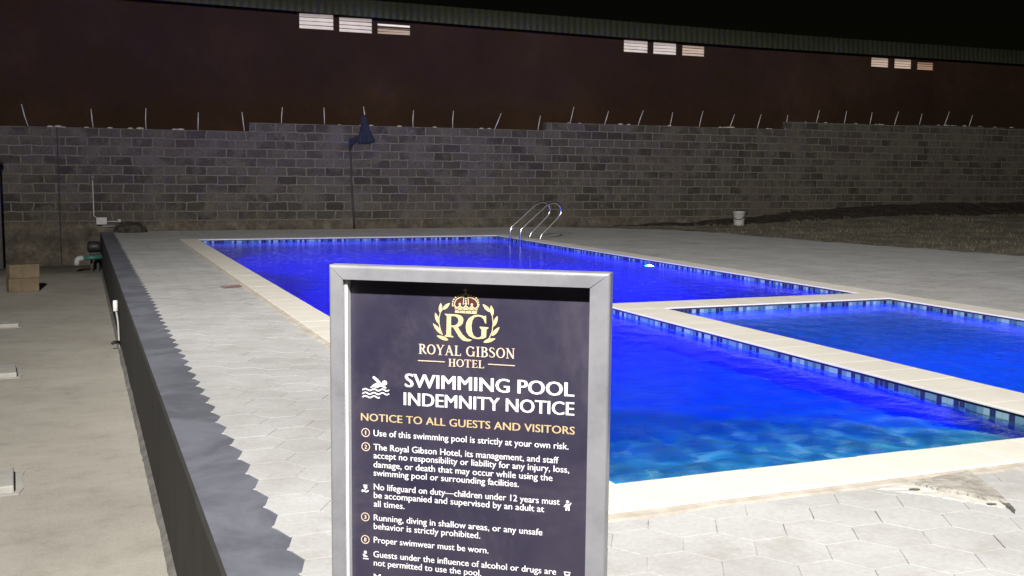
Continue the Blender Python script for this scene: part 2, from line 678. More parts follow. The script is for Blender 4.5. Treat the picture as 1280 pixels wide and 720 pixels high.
# sand bed showing in the joints, up to the ragged right border
g = MB()
SB = -0.0036
ys = [1.0 + k * 0.5 for k in range(57)] + [29.2]
for ya, yb in zip(ys, ys[1:]):
    spans = [(0.86, deck_edge(ya) - .05, deck_edge(yb) - .05)]
    for x0, xa, xb in spans:
        if yb <= YNO + .1 or ya >= YFO - .1:
            g.poly([(x0, ya, SB), (xa, ya, SB), (xb, yb, SB), (x0, yb, SB)])
        else:
            g.poly([(x0, ya, SB), (XLO + .1, ya, SB), (XLO + .1, yb, SB), (x0, yb, SB)])
            g.poly([(XRO - .1, ya, SB), (xa, ya, SB), (xb, yb, SB), (XRO - .1, yb, SB)])
            lo, hi = max(ya, YNO + .1), min(yb, YFO - .1)
            if lo > ya:
                g.poly([(XLO + .1, ya, SB), (XRO - .1, ya, SB), (XRO - .1, lo, SB), (XLO + .1, lo, SB)])
            if hi < yb:
                g.poly([(XLO + .1, hi, SB), (XRO - .1, hi, SB), (XRO - .1, yb, SB), (XLO + .1, yb, SB)])
tag(g.build("sand_bed", JOINT), kind="structure")

# mortar haunching round the coping: an irregular low fillet
MORTAR = simple("coping_mortar", (0.42, 0.38, 0.33), 0.9, 0, 0.22, 7, 0.4, 0.1)


def fillet(p0, p1, nrm, name):
    p0, p1, nrm = Vector(p0), Vector(p1), Vector(nrm)
    L = (p1 - p0).length
    n = int(L / 0.05)
    bm = bmesh.new()
    prev = None
    for k in range(n + 1):
        p = p0.lerp(p1, k / n)
        wdt = 0.075 + 0.035 * noise.noise(p * 3.1) + 0.02 * noise.noise(p * 11)
        wdt = max(.03, wdt)
        row = [bm.verts.new((p + nrm * (-.02)).to_tuple()[:2] + (0.014,)),
               bm.verts.new((p + nrm * wdt * .6).to_tuple()[:2] + (0.008,)),
               bm.verts.new((p + nrm * wdt).to_tuple()[:2] + (-0.006,))]
        if prev:
            for q in range(2):
                bm.faces.new((prev[q], row[q], row[q + 1], prev[q + 1]))
        prev = row
    bmesh.ops.recalc_face_normals(bm, faces=bm.faces)
    me = bpy.data.meshes.new(name)
    bm.to_mesh(me)
    bm.free()
    return me


# ------------------------------------------------------------------ main pool
pool = empty("swimming_pool", (XL, YN, 0))
tag(pool, "large L-shaped swimming pool glowing deep blue, cream coping, steel ladder at far end", "swimming pool")
kid = empty("children_pool", (D2, YN, 0))
tag(kid, "smaller rectangular pool cut into the near right corner of the large pool", "swimming pool")


def par(o, p):
    o.parent = p
    o.matrix_parent_inverse = Matrix.Translation(-Vector(p.location))
    return o


def wall_strip(m, pts, z0, z1, off=0.0):
    """vertical quads along a closed loop, pool on the left-hand side (counter-clockwise)"""
    n = len(pts)
    for k in range(n):
        a, b = Vector((*pts[k], 0)), Vector((*pts[(k + 1) % n], 0))
        d = (b - a).normalized()
        nn = Vector((-d.y, d.x, 0)) * off
        a, b = a + nn, b + nn
        m.poly([(a.x, a.y, z0), (a.x, a.y, z1), (b.x, b.y, z1), (b.x, b.y, z0)])


o_ = 0.02
loop = [(XL - o_, YN - o_), (D1 + o_, YN - o_), (D1 + o_, C2 - o_), (XR + o_, C2 - o_), (XR + o_, YF + o_), (XL - o_, YF + o_)]
kloop = [(D2 - o_, YN - o_), (XR + o_, YN - o_), (XR + o_, C1 + o_), (D2 - o_, C1 + o_)]
DEP, KDEP = -1.45, -0.75
SHADE = simple("coping_shade", (0.045, 0.045, 0.05), 0.95, 0, 0.2, 20, 0)  # shadow line under the coping lip, painted as a dark strip


def basin(lp, dep, rects, root):
    m = MB()
    wall_strip(m, lp, dep, 0.011)
    for (a, b, c, d) in rects:
        m.poly([(a, c, dep), (b, c, dep), (b, d, dep), (a, d, dep)])
    par(m.build("basin", BASIN if root is pool else KBASIN), root)
    m = MB()
    wall_strip(m, lp, -0.1735, -0.0065, 0.004)
    par(m.build("tile_band", TILE), root)
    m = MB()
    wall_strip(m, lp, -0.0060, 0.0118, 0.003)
    par(m.build("coping_shade_strip", SHADE), root)


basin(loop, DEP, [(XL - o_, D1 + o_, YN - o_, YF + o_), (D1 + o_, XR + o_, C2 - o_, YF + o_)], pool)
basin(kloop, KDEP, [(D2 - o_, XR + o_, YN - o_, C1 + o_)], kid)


def coping(runs, root):
    """each run: (x0,x1,y0,y1, axis, slab length): bevelled slabs with open joints"""
    m = MB()
    for (x0, x1, y0, y1, ax, L) in runs:
        a, b = (x0, x1) if ax == 0 else (y0, y1)
        n = max(1, round((b - a) / L))
        st = (b - a) / n
        for k in range(n):
            dz = random.gauss(0, .0006)
            s0, s1 = a + k * st + .0004, a + (k + 1) * st - .0004
            if ax == 0:
                m.box(s0, s1, y0, y1, 0.012, ZC + dz, bev=.0045)
            else:
                m.box(x0, x1, s0, s1, 0.012, ZC + dz, bev=.0045)
    par(m.build("coping", COPING), root)


coping([(XLO, XR + .0, YNO, YN, 0, .38), (XLO, XL, YN, YF, 1, .40), (XLO, XRO, YF, YFO, 0, .40), (XR, XRO, YNO, YF, 1, .40),
        (D1, D2, YN, C1, 1, .40), (D1, XR, C1, C2, 0, .40)], pool)
for nm, a, b, c in (("f", (XLO, YNO, 0), (XRO, YNO, 0), (0, -1, 0)), ("f", (XLO, YNO, 0), (XLO, YFO, 0), (-1, 0, 0)),
                    ("f", (XRO, YNO, 0), (XRO, YFO, 0), (1, 0, 0))):
    par(link("mortar_edge", fillet(a, b, c, "mortar_edge"), MORTAR), pool)
# solid divider under its coping
m = MB()
m.box(D1 + .021, D2 - .021, YN - .01, C1, DEP, 0.0115)
m.box(D1 + .021, XR, C1 + .021, C2 - .021, DEP, 0.0115)
par(m.build("divider_core", BASIN), pool)


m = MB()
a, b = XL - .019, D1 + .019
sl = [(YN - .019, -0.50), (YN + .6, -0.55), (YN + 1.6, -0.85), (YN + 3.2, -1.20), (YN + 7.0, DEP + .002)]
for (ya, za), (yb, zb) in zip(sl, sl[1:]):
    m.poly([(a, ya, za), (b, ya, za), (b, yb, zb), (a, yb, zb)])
par(m.build("lightfall_floor", LIGHTFALL), pool)  # sloping floor added to carry the painted fall of light
# ------------------------------------------------------------------ water (real ripples)
def wz(x, y):
    near = 0.45 if x > D1 + .1 and y < C1 + .2 else 0.35 + 0.65 * math.exp(-max(0, y - 6.0) / 5.0)
    v = 0.0
    for (kx, ky, ph, am) in WAVES:
        v += am * math.sin(kx * x + ky * y + ph)
    near += 0.5 * max(0, 1 - (y - YN) / 1.6) if x < D1 + .1 else 0
    return ZW + v * near * (0.6 + 0.8 * (noise.noise((x * .35, y * .35, 1)) + .5))


WAVES = []
for k in range(26):
    lam = random.uniform(0.12, 0.6)
    an = random.gauss(0.5, 0.9) + (math.pi if random.random() < .5 else 0)
    WAVES.append((2 * math.pi / lam * math.cos(an), 2 * math.pi / lam * math.sin(an), random.uniform(0, 6.28), 0.0016 * lam))


def water(x0, x1, y0, y1, st, name):
    bm = bmesh.new()
    xs = [x0 + (x1 - x0) * k / math.ceil((x1 - x0) / st) for k in range(math.ceil((x1 - x0) / st) + 1)]
    ys = [y0]
    while ys[-1] < y1 - 1e-4:
        ys.append(min(y1, ys[-1] + st * (1 if ys[-1] < 12 else 2)))
    return xs, ys


def build_water(name, rects, st):
    vid, vs, fs = {}, [], []

    def V(x, y):
        k = (round(x, 4), round(y, 4))
        if k not in vid:
            vid[k] = len(vs)
            vs.append((x, y, wz(x, y)))
        return vid[k]
    for (x0, x1, y0, y1) in rects:
        nx, ny = math.ceil((x1 - x0) / st), math.ceil((y1 - y0) / st)
        for i in range(nx):
            for j in range(ny):
                xa, xb = x0 + (x1 - x0) * i / nx, x0 + (x1 - x0) * (i + 1) / nx
                ya, yb = y0 + (y1 - y0) * j / ny, y0 + (y1 - y0) * (j + 1) / ny
                fs.append((V(xa, ya), V(xb, ya), V(xb, yb), V(xa, yb)))
    me = bpy.data.meshes.new(name)
    me.from_pydata(vs, [], fs)
    for p in me.polygons:
        p.use_smooth = True
    o = link(name, me, WATER)
    o.cycles.is_caustics_caster = True
    return tag(o, kind="structure")


build_water("pool_water", [(XL - .019, D1 + .019, YN - .019, C2 - .019), (XL - .019, D1 + .019, C2 - .019, YF + .019),
                           (D1 + .019, XR + .019, C2 - .019, YF + .019)], 0.06)
build_water("children_pool_water", [(D2 - .019, XR + .019, YN - .019, C1 + .019)], 0.06)
for o in col.objects:
    if o.name.split(".")[0] in ("basin", "tile_band", "lightfall_floor"):
        o.cycles.is_caustics_receiver = True

# underwater lamps: fixture parts of their pool, each with its light
LAMPGLOW = Mat("lamp_glass")
LAMPGLOW.b.inputs["Emission Color"].default_value = (0.55, 0.72, 1.0, 1)
LAMPGLOW.b.inputs["Emission Strength"].default_value = 70.0
LAMPGLOW = LAMPGLOW.m


def pool_lamp(root, pos, aim, power, size=150):
    pos, aim = Vector(pos), Vector(aim).normalized()
    m = MB()
    m.lathe([(0.0, 0.045), (0.08, 0.042), (0.118, 0.03), (0.124, 0.02)], n=20)
    o = m.build("pool_lamp", LAMPGLOW)
    m = MB()
    m.lathe([(0.123, 0.022), (0.128, 0.035), (0.148, 0.032), (0.154, 0.0), (0.0, 0.0)], n=24)
    r_ = m.build("lamp_ring", STEEL, o)
    q = aim.to_track_quat('Z', 'Y')
    o.rotation_mode = 'QUATERNION'
    o.rotation_quaternion = q
    o.location = pos
    par(o, root)
    l = spot("underwater_light", pos + aim * .07, pos + aim * 2 + Vector((0, 0, -0.25)), power, size, 0.6, (0.0, 0.015, 1.0), 0.06)
    par(l, root)


pool_lamp(pool, (XR + .014, 17.1, -0.32), (-1, 0, 0), 9000)
pool_lamp(pool, (XL - .014, 20.5, -0.40), (1, 0, 0), 6000)
pool_lamp(pool, (XL - .014, 9.2, -0.5), (1, 0.22, 0), 28000, 125)
pool_lamp(pool, (XL - .014, 13.5, -0.5), (1, 0.1, 0), 9000, 150)
pool_lamp(kid, (8.1, YN - .014, -0.40), (0, 1, -0.25), 9500, 125)

# ------------------------------------------------------------------ steel pool ladder
lad = empty("pool_ladder", (9.9, 23.4, 0))
tag(lad, "polished steel pool ladder with two arched handrails at the far right edge", "pool ladder")
prof = [(9.62, -1.1), (9.62, 0.27), (10.30, 0.86), (10.48, 0.92), (10.64, 0.84), (10.68, 0.66), (10.56, 0.52), (10.16, 0.14), (10.13, 0.04), (10.13, 0.0)]
for yy in (23.08, 23.72):
    m = MB()
    m.tube(smooth_path([(x, yy, z) for x, z in prof], 0.10, 5), 0.025, 14)
    rail = par(m.build("handrail", STEEL), lad)
    m = MB()
    m.lathe([(0.0225, 0.034), (0.03, 0.034), (0.05, 0.030), (0.052, 0.022), (0.052, 0.0)], (10.13, yy, 0.0), 20)
    f_ = m.build("flange", STEEL)
    f_.parent = rail
    for (cx_, cz_) in ((9.62, .27), (10.68, .62)):
        pass
for zz_ in (-0.3, -0.58, -0.86):
    m = MB()
    m.box(9.58, 9.66, 23.1, 23.7, zz_ - .012, zz_ + .012, bev=.006)
    par(m.build("step", STEEL), lad)

# ------------------------------------------------------------------ retaining wall at the left edge of the deck
rw = empty("retaining_wall", (0.6, 4, LOW))
tag(rw, "long low dark rendered retaining wall with grey screed top, left of the paving", "retaining wall")
m = MB()
n = 60
bm = m.bm
prev = None
for k in range(n + 1):
    y = -1.0 + 30.1 * k / n
    j = 0.006 * noise.noise((0, y * 1.3, 0))
    row = [bm.verts.new((0.475 + j, y, LOW - .02)), bm.verts.new((0.485 + j, y, -0.022)), bm.verts.new((0.50 + j, y, -0.008)), bm.verts.new((0.56, y, -0.006))]
    if prev:
        for q in range(3):
            bm.faces.new((prev[q], prev[q + 1], row[q + 1], row[q])).material_index = 0
    prev = row
par(m.build("wall_face", FACE), rw)
m = MB()
m.box(0.501, 0.90, -1.0, 29.1, -0.05, -0.0045)
par(m.build("screed_top", SCREED), rw)
# cement fillet where the face meets the yard
bm = bmesh.new()
prev = None
for k in range(301):
    y = -1 + k * 0.1
    wd = 0.040 + 0.010 * noise.noise((y * 1.3, 1, 0)) + 0.008 * noise.noise((y * 9, 4, 0))
    row = [bm.verts.new((0.49, y, LOW + .05)), bm.verts.new((0.475 - wd, y, LOW + .002))]
    if prev:
        bm.faces.new((prev[0], row[0], row[1], prev[1]))
    prev = row
me = bpy.data.meshes.new("cement_fillet")
bm.to_mesh(me)
bm.free()
par(link("cement_fillet", me, simple("fillet_cement", (0.15, 0.142, 0.13), 0.9, 0, 0.35, 9, 0.4)), rw)

# ------------------------------------------------------------------ block boundary wall
bw = empty("block_wall", (10, YW, 0))
tag(bw, "long grey concrete block wall with stepped top behind the pool", "wall")
ROW = .235
tops = [(-14, 4.28, 2.63), (4.28, 12.95, 2.865), (12.95, 21.56, 3.10), (21.56, 27.0, 3.355), (27.0, 60, 3.395)]
out = [(-14, LOW - .1), (60, LOW - .1)]
for a, b, t in reversed(tops):
    out += [(b, t), (a, t)]
bm = bmesh.new()
cl = []
for p in out:
    if not cl or (Vector(p) - Vector(cl[-1])).length > 1e-4:
        cl.append(p)
fa = [bm.verts.new((x, YW, z)) for x, z in cl]
ba = [bm.verts.new((x, YW + .22, z)) for x, z in cl]
bm.faces.new(fa)
bm.faces.new(ba[::-1])
for k in range(len(cl)):
    bm.faces.new((fa[k], ba[k], ba[(k + 1) % len(cl)], fa[(k + 1) % len(cl)]))
bmesh.ops.recalc_face_normals(bm, faces=bm.faces)
me = bpy.data.meshes.new("masonry")
bm.to_mesh(me)
bm.free()
par(link("masonry", me, BLOCKS), bw)
JT = simple("joint_shadow", (0.035, 0.032, 0.028), 1.0, 0, 0.3, 8, 0)
m = MB()
m.box(-0.46, -0.425, YW - .003, YW + .01, LOW, 2.63)
par(m.build("expansion_joint", JT), bw)
# loose lumps of mortar along the top
m = MB()
for k in range(46):
    x = random.uniform(-2, 34)
    t = [t for a, b, t in tops if a <= x < b][0]
    r = random.uniform(.02, .05)
    bmesh.ops.create_icosphere(m.bm, subdivisions=1, radius=1, matrix=Matrix.Translation((x, YW + random.uniform(.05, .15), t + r * .3)) @ Matrix.Diagonal((r * 2.2, r * 1.3, r * .8, 1)))
par(m.build("mortar_lumps", MORTAR), bw)
# end bay beyond the pier
m = MB()
m.box(29.72, 29.95, YW - .10, YW + .02, 0, 3.40, bev=.01)
par(m.build("pier", BLOCKS), bw)

RODS = [(-1.091, 2.651, -1.23, 3.175), (0.41, 2.639, 0.368, 3.108), (1.678, 2.629, 1.688, 3.17), (2.968, 2.64, 2.988, 3.097), (4.172, 2.637, 4.108, 3.141), (5.15, 2.874, 5.178, 3.302), (6.326, 2.883, 6.308, 3.327), (7.493, 2.847, 7.414, 3.395), (8.854, 2.859, 8.861, 3.33), (10.04, 2.875, 10.055, 3.355), (11.328, 2.866, 11.53, 3.329), (12.714, 2.869, 12.783, 3.298), (13.762, 3.108, 13.873, 3.591), (14.923, 3.126, 15.046, 3.503), (16.079, 3.113, 16.25, 3.557), (17.205, 3.117, 17.288, 3.527), (18.275, 3.114, 18.391, 3.605), (19.407, 3.13, 19.573, 3.533), (20.461, 3.136, 20.588, 3.563), (21.554, 3.15, 21.63, 3.575), (22.794, 3.352, 22.887, 3.774), (23.942, 3.39, 24.005, 3.777), (25.02, 3.37, 25.083, 3.762), (26.076, 3.379, 26.215, 3.823), (27.175, 3.399, 27.256, 3.786), (28.288, 3.428, 28.474, 3.892), (29.429, 3.429, 29.55, 3.806)]
ORD = ["first", "second", "third", "fourth", "fifth", "sixth", "seventh", "eighth", "ninth", "tenth", "eleventh", "twelfth", "thirteenth", "fourteenth", "fifteenth", "sixteenth", "seventeenth", "eighteenth", "nineteenth", "twentieth"]
for k, (xa, za, xb, zb) in enumerate(RODS):
    t = [t for a, b, t in tops if a <= xa < b][0]
    lean = xb - xa
    kink = random.uniform(-.012, .012)
    o = empty("steel_rod", (xa, YW + .08, t - .02))
    m = MB()
    dz = zb - t + .02
    m.tube([(0, 0, 0), (lean * .5 + kink, -.01, dz * .5), (lean, -.02, dz)], 0.0115, 7)
    me_o = m.build("steel_rod", GALV)
    # a rod is one mesh: drop the empty
    me_o.location = o.location
    bpy.data.objects.remove(o)
    me_o.name = "steel_rod"
    ln = "leaning left" if lean < -.03 else "leaning right" if lean > .06 else "nearly upright"
    if k == 7:
        lb = "thin rod %s, the blue cloth hangs from it on the wall top" % ln
    elif k < 20:
        lb = "thin pale rod on the block wall, %s, %s from the left end" % (ln, ORD[k])
    else:
        lb = "thin pale rod on the block wall, %s, %s from the right end" % (ln, ORD[26 - k])
    tag(me_o, lb, "steel rod", "steel rods along the block wall top")

# ------------------------------------------------------------------ warehouse beyond the wall
wh = empty("warehouse", (15, 32.1, 0))
tag(wh, "long dark maroon warehouse with green corrugated eave and lit louvre windows", "warehouse")
YB = 32.1
WINS = [(6.218, 7.273, 5.793, 6.278, 'w'), (7.418, 8.458, 5.765, 6.236, 'w'), (8.602, 9.665, 5.772, 6.126, 't'),
        (17.062, 18.020, 5.662, 6.102, 'w'), (18.188, 19.134, 5.652, 6.083, 'w'), (19.320, 20.253, 5.654, 6.047, 'm'),
        (27.419, 28.290, 5.650, 6.038, 'm'), (28.508, 29.378, 5.641, 6.032, 'm'), (29.602, 30.448, 5.637, 5.965, 'o')]


def eave(x):
    return 6.36 - 0.30 * sstep(-6, 24, x)


# wall sheet with real openings
m = MB()
xs = sorted({-25.0, 60.0} | {v for q in WINS for v in q[:2]})
for a, b in zip(xs, xs[1:]):
    q = [q for q in WINS if abs(q[0] - a) < 1e-6]
    if q:
        z0, z1 = q[0][2], q[0][3]
        m.poly([(a, YB, LOW), (b, YB, LOW), (b, YB, z0), (a, YB, z0)])
        m.poly([(a, YB, z1), (b, YB, z1), (b, YB, 6.42), (a, YB, 6.42)])
        for pts in ([(a, z0), (b, z0)], [(b, z0), (b, z1)], [(b, z1), (a, z1)], [(a, z1), (a, z0)]):
            (p, pz), (r_, rz_) = pts
            m.poly([(p, YB, pz), (r_, YB, rz_), (r_, YB + .2, rz_), (p, YB + .2, pz)])
    else:
        m.poly([(a, YB, LOW), (b, YB, LOW), (b, YB, 6.42), (a, YB, 6.42)])
bmesh.ops.recalc_face_normals(m.bm, faces=m.bm.faces)
par(m.build("wall", PLASTER), wh)
# corrugated fascia and roof sheet
FASC = Mat("green_sheeting")
f = FASC.ramp(FASC.noise(0.8, 6), [(0.3, (0.024, 0.026, 0.015)), (0.7, (0.036, 0.039, 0.024))])
FASC.set(f, 0.6, spec=0.3)
FASC = FASC.m
bm = bmesh.new()
prev = None
nn = 2300
for k in range(nn + 1):
    x = -25 + 85 * k / nn
    off = 0.011 * math.sin(2 * math.pi * x / 0.22)
    e = eave(x)
    top = 6.74 - 0.18 * sstep(2, 26, x)
    row = [bm.verts.new((x, 31.75 - off, e - .02)), bm.verts.new((x, 31.80 - off, top)), bm.verts.new((x, 52, 7.3 + off))]
    if prev:
        for q in range(2):
            fc = bm.faces.new((prev[q], row[q], row[q + 1], prev[q + 1]))
            fc.smooth = True
    prev = row
me = bpy.data.meshes.new("roof_sheeting")
bm.to_mesh(me)
bm.free()
par(link("roof", me, FASC), wh)


def glow(name, c, strength, seed, slats=3.0):
    """louvre panes lit from inside: bright strips with dark gaps between the blades"""
    m = Mat(name)
    x, y, z = m.xyz()
    nz = m.noise(3.0, 5, 0.6)
    m.b.inputs["Base Color"].default_value = (0.3, 0.28, 0.25, 1)
    m.b.inputs["Roughness"].default_value = 0.3
    e = m.ramp(nz, [(0.25, tuple(v * .72 for v in c)), (0.7, c)])
    m.l(e, m.b.inputs["Emission Color"])
    m.b.inputs["Emission Strength"].default_value = strength
    return m.m


GL = {'w': (glow("lit_louvre_white", (0.66, 0.56, 0.54), 0.85, 1), glow("lit_louvre_grey", (0.46, 0.38, 0.34), 0.80, 2)),
      't': (glow("lit_louvre_tan", (0.36, 0.25, 0.17), 0.80, 3), glow("lit_louvre_bright", (0.80, 0.70, 0.66), 0.95, 4)),
      'm': (glow("lit_louvre_cream", (0.58, 0.42, 0.32), 0.80, 5), glow("lit_louvre_beige", (0.34, 0.22, 0.16), 0.75, 6)),
      'o': (glow("lit_louvre_orange", (0.38, 0.20, 0.11), 0.80, 7), glow("lit_louvre_brown", (0.22, 0.10, 0.06), 0.70, 8))}
DARKFR = simple("window_frame_dark", (0.03, 0.018, 0.015), 0.7, 0, 0.2, 6, 0)
for (a, b, z0, z1, t) in WINS:
    m = MB()
    fr = .018
    m.box(a, b, YB + .06, YB + .10, z0, z0 + fr)
    m.box(a, b, YB + .06, YB + .10, z1 - fr, z1)
    m.box(a, a + fr, YB + .06, YB + .10, z0 + fr, z1 - fr)
    m.box(b - fr, b, YB + .06, YB + .10, z0 + fr, z1 - fr)
    m.box(a - .05, b + .05, YB + .15, YB + .19, z0 - .05, z1 + .05)
    win = par(m.build("window", DARKFR), wh)
    nb = 4 if t != 't' else 4
    hh = (z1 - z0 - 2 * fr) / nb
    m = MB()
    for k in range(nb):
        za = z0 + fr + k * hh
        mi = 1 if (k == nb - 1) else 0
        sag = random.uniform(-.008, .008)
        gp = 0.010 + random.random() * .008 + (0.05 if (t == 't' and k == nb - 2) else 0)
        # tilted glass blade with thickness
        y0_, y1_ = YB + .075, YB + .105
        for dy in (0, .006):
            m.poly([(a + fr, y0_ + dy, za), (b - fr, y0_ + dy, za + sag), (b - fr, y1_ + dy, za + hh - gp + sag), (a + fr, y1_ + dy, za + hh - gp)], mi)
    p = m.build("pane", list(GL[t]))
    p.parent = win

# ------------------------------------------------------------------ things on and along the block wall
m = MB()
m.tube(smooth_path([(7.0, YW - .03, 2.30), (7.03, YW - .03, 1.9), (7.04, YW - .03, 1.25), (7.08, YW - .035, .5), (7.11, YW - .03, 0.0)], .2, 5), 0.026, 8)
tag(m.build("drain_hose", BLACK), "thin black hose running down the block wall below the blue cloth", "hose")

CLOTH = simple("blue_cloth", (0.009, 0.013, 0.028), 0.85, 0, 0.45, 6, 0.3)
bm = bmesh.new()
NU, NV = 18, 20
grid = []
for j in range(NV + 1):
    t = j / NV
    row = []
    for i in range(NU + 1):
        u = i / NU * 2 - 1
        half = 0.05 + 0.21 * t ** 1.15
        cx = 7.41 + 0.03 * t
        z = 3.16 - 0.78 * t + 0.06 * abs(u) ** 2 * (1 if t > .8 else 0) + (0.05 * noise.noise((u * 3, 7, 0)) if j == NV else 0)
        fold = 0.035 * t * math.sin(u * 7 + t * 2) + 0.02 * noise.noise((u * 2, t * 3, 5))
        yy = YW - 0.05 - 0.02 * t - abs(fold) if z < 2.92 else YW - 0.04 - fold * .3 + .06 * (1 - t)
        row.append(bm.verts.new((cx + u * half, yy, z)))
    grid.append(row)
for j in range(NV):
    for i in range(NU):
        bm.faces.new((grid[j][i], grid[j][i + 1], grid[j + 1][i + 1], grid[j + 1][i])).smooth = True
# rags trailing to the left
for (x0, z0, x1, z1, wd) in ((7.28, 2.42, 7.02, 2.46, .06), (7.22, 2.52, 7.0, 2.36, .07), (7.06, 2.48, 7.0, 2.24, .08)):
    d = Vector((x1 - x0, 0, z1 - z0))
    nrm = Vector((-d.z, 0, d.x)).normalized() * wd
    prv = None
    for k in range(9):
        t = k / 8
        p = Vector((x0, YW - .055 - .02 * math.sin(k * 1.7), z0)) + d * t
        ww = nrm * (1 - .3 * t) * (1 + .3 * math.sin(k * 2.1))
        rw_ = (bm.verts.new(p + ww), bm.verts.new(p - ww))
        if prv:
            bm.faces.new((prv[0], rw_[0], rw_[1], prv[1]))
        prv = rw_
me = bpy.data.meshes.new("cloth")
bm.to_mesh(me)
bm.free()
cl_o = link("blue_cloth", me, CLOTH)
sol = cl_o.modifiers.new("thickness", 'SOLIDIFY')
sol.thickness = 0.006
tag(cl_o, "dark blue cloth draped over the top of the block wall", "cloth")

mbx = empty("junction_box", (0.53, YW - .1, .27))
tag(mbx, "white junction box with thin upright conduit low on the block wall at left", "junction box")
m = MB()
m.box(0.405, 0.66, YW - .14, YW - .004, 0.185, 0.37, bev=.012)
par(m.build("housing", OFFW), mbx)
m = MB()
m.tube([(0.35, YW - .03, 1.33), (0.352, YW - .03, 0.40), (0.43, YW - .04, 0.36)], 0.0135, 8)
cd = par(m.build("conduit", OFFW), mbx)
m = MB()
m.lathe([(0.0, 0.06), (0.04, 0.055), (0.045, 0.0), (0.03, -0.05), (0.0, -0.05)], (0.355, YW - .04, 1.37), 12)
c2 = m.build("conduit_cap", simple("grey_cap", (0.12, 0.12, 0.12), .6, 0, .2, 10, 0))
c2.parent = cd
m = MB()
m.tube([(0.66, YW - .08, .258), (0.90, YW - .08, .257), (0.97, YW - .08, .275), (1.02, YW - .08, .27)], 0.013, 8)
m.lathe([(0.0, .05), (.045, .05), (.045, -.03), (0.0, -.03)], (0.96, YW - .08, .27), 10)
m.tube([(0.56, YW - .08, .19), (0.57, YW - .08, .146), (0.85, YW - .08, .144)], 0.012, 8)
par(m.build("pipes", OFFW), mbx)

# dark mound beside it
bm = bmesh.new()
bmesh.ops.create_icosphere(bm, subdivisions=4, radius=1)
for v in bm.verts:
    n_ = noise.noise(v.co * 2.2) * .12 + noise.noise(v.co * 6) * .05
    v.co = Vector((v.co.x * .40, v.co.y * .30, max(-.02, v.co.z * .27))) * (1 + n_)
for f in bm.faces:
    f.smooth = True
me = bpy.data.meshes.new("mound")
bm.to_mesh(me)
bm.free()
o = link("soil_heap", me, EARTH)
o.location = (1.20, 28.75, -0.005)
tag(o, "low dark soil heap against the block wall at the far left of the paving", "soil heap")

# pump and green pipe at the far end of the retaining wall
pm = empty("pool_pump", (0.30, 27.2, LOW))
tag(pm, "black pool pump low against the far end of the retaining wall", "pump")
m = MB()
m.tube([(0.16, 27.3, -0.26), (0.20, 27.3, -0.26), (0.40, 27.3, -0.26), (0.474, 27.3, -0.26)], [0.10, 0.135, 0.135, 0.11], 16)
par(m.build("motor", BLACK), pm)
m = MB()
m.box(0.20, 0.42, 27.2, 27.4, -0.45, -0.385, bev=.01)
m.box(0.22, 0.27, 27.22, 27.38, LOW, -0.45)
m.box(0.36, 0.41, 27.22, 27.38, LOW, -0.45)
par(m.build("stand", BLACK), pm)

gp = empty("drain_pipe", (0.2, 27.0, LOW))
tag(gp, "green plastic pipe with white elbow sticking out of the retaining wall", "pipe")
GREEN = simple("green_pipe", (0.035, 0.13, 0.11), 0.45, 0, 0.15, 8, 0)
m = MB()
m.tube([(0.03, 26.9, -0.50), (0.478, 26.9, -0.47)], 0.052, 14)
par(m.build("pipe_run", GREEN), gp)
m = MB()
m.tube(smooth_path([(0.07, 26.9, -0.497), (-0.07, 26.9, -0.505), (-0.085, 26.9, -0.66)], .08, 6), 0.064, 14)
par(m.build("elbow", OFFW), gp)

# ------------------------------------------------------------------ bucket on the soil
bk = empty("bucket", (18.74, 27.55, 0))
bz = soil_z(18.74, 27.55)
bk.location.z = bz - .005
tag(bk, "white plastic bucket with thin dark handle standing on the soil by the block wall", "bucket")
m = MB()
m.lathe([(0.0, 0.0), (0.150, 0.0), (0.155, 0.01), (0.192, 0.40), (0.202, 0.405), (0.202, 0.43), (0.19, 0.435), (0.186, 0.42), (0.15, 0.03), (0.0, 0.03)], n=28)
b_ = m.build("pail", OFFW, bk)
m = MB()
hp = []
for k in range(15):
    t = k / 14 * math.pi
    hp.append((-0.205 * math.cos(t), -0.205 * math.sin(t) * .95 - .01, 0.40 - 0.21 * math.sin(t)))
m.tube(hp, 0.009, 8)
m.build("handle", BLACK, bk)
bk.rotation_euler = (0, 0, R(-42))

# ------------------------------------------------------------------ dry grass on the soil slope (uncountable)
GRASS = Mat("dry_grass")
ai = GRASS.noise(1.3, 4)
GRASS.set(GRASS.ramp(ai, [(0.3, (0.08, 0.082, 0.052)), (0.55, (0.17, 0.15, 0.10)), (0.8, (0.24, 0.215, 0.15))]), 0.9, spec=0.1)
GRASS = GRASS.m
vs, fs = [], []
for k in range(7000):
    x = random.uniform(12.5, 42)
    y = random.uniform(9, 28.4)
    e = deck_edge(y)
    if x < e + random.uniform(-.1, .5) or noise.noise((x * .5, y * .5, 4)) < random.uniform(-.55, .35):
        continue
    z = soil_z(x, y)
    for b in range(5):
        an = random.uniform(0, 6.28)
        h_ = random.uniform(.03, .10)
        bx, by = x + random.gauss(0, .07), y + random.gauss(0, .07)
        lx, ly = math.cos(an) * h_ * .7, math.sin(an) * h_ * .7
        px, py = -math.sin(an) * .008, math.cos(an) * .008
        i0 = len(vs)
        vs += [(bx - px, by - py, z - .01), (bx + px, by + py, z - .01), (bx + lx, by + ly, z + h_)]
        fs.append((i0, i0 + 1, i0 + 2))
me = bpy.data.meshes.new("grass")
me.from_pydata(vs, [], fs)
tag(link("dry_grass", me, GRASS), "patchy dry grass on the soil right of the paving", "grass", kind="stuff")

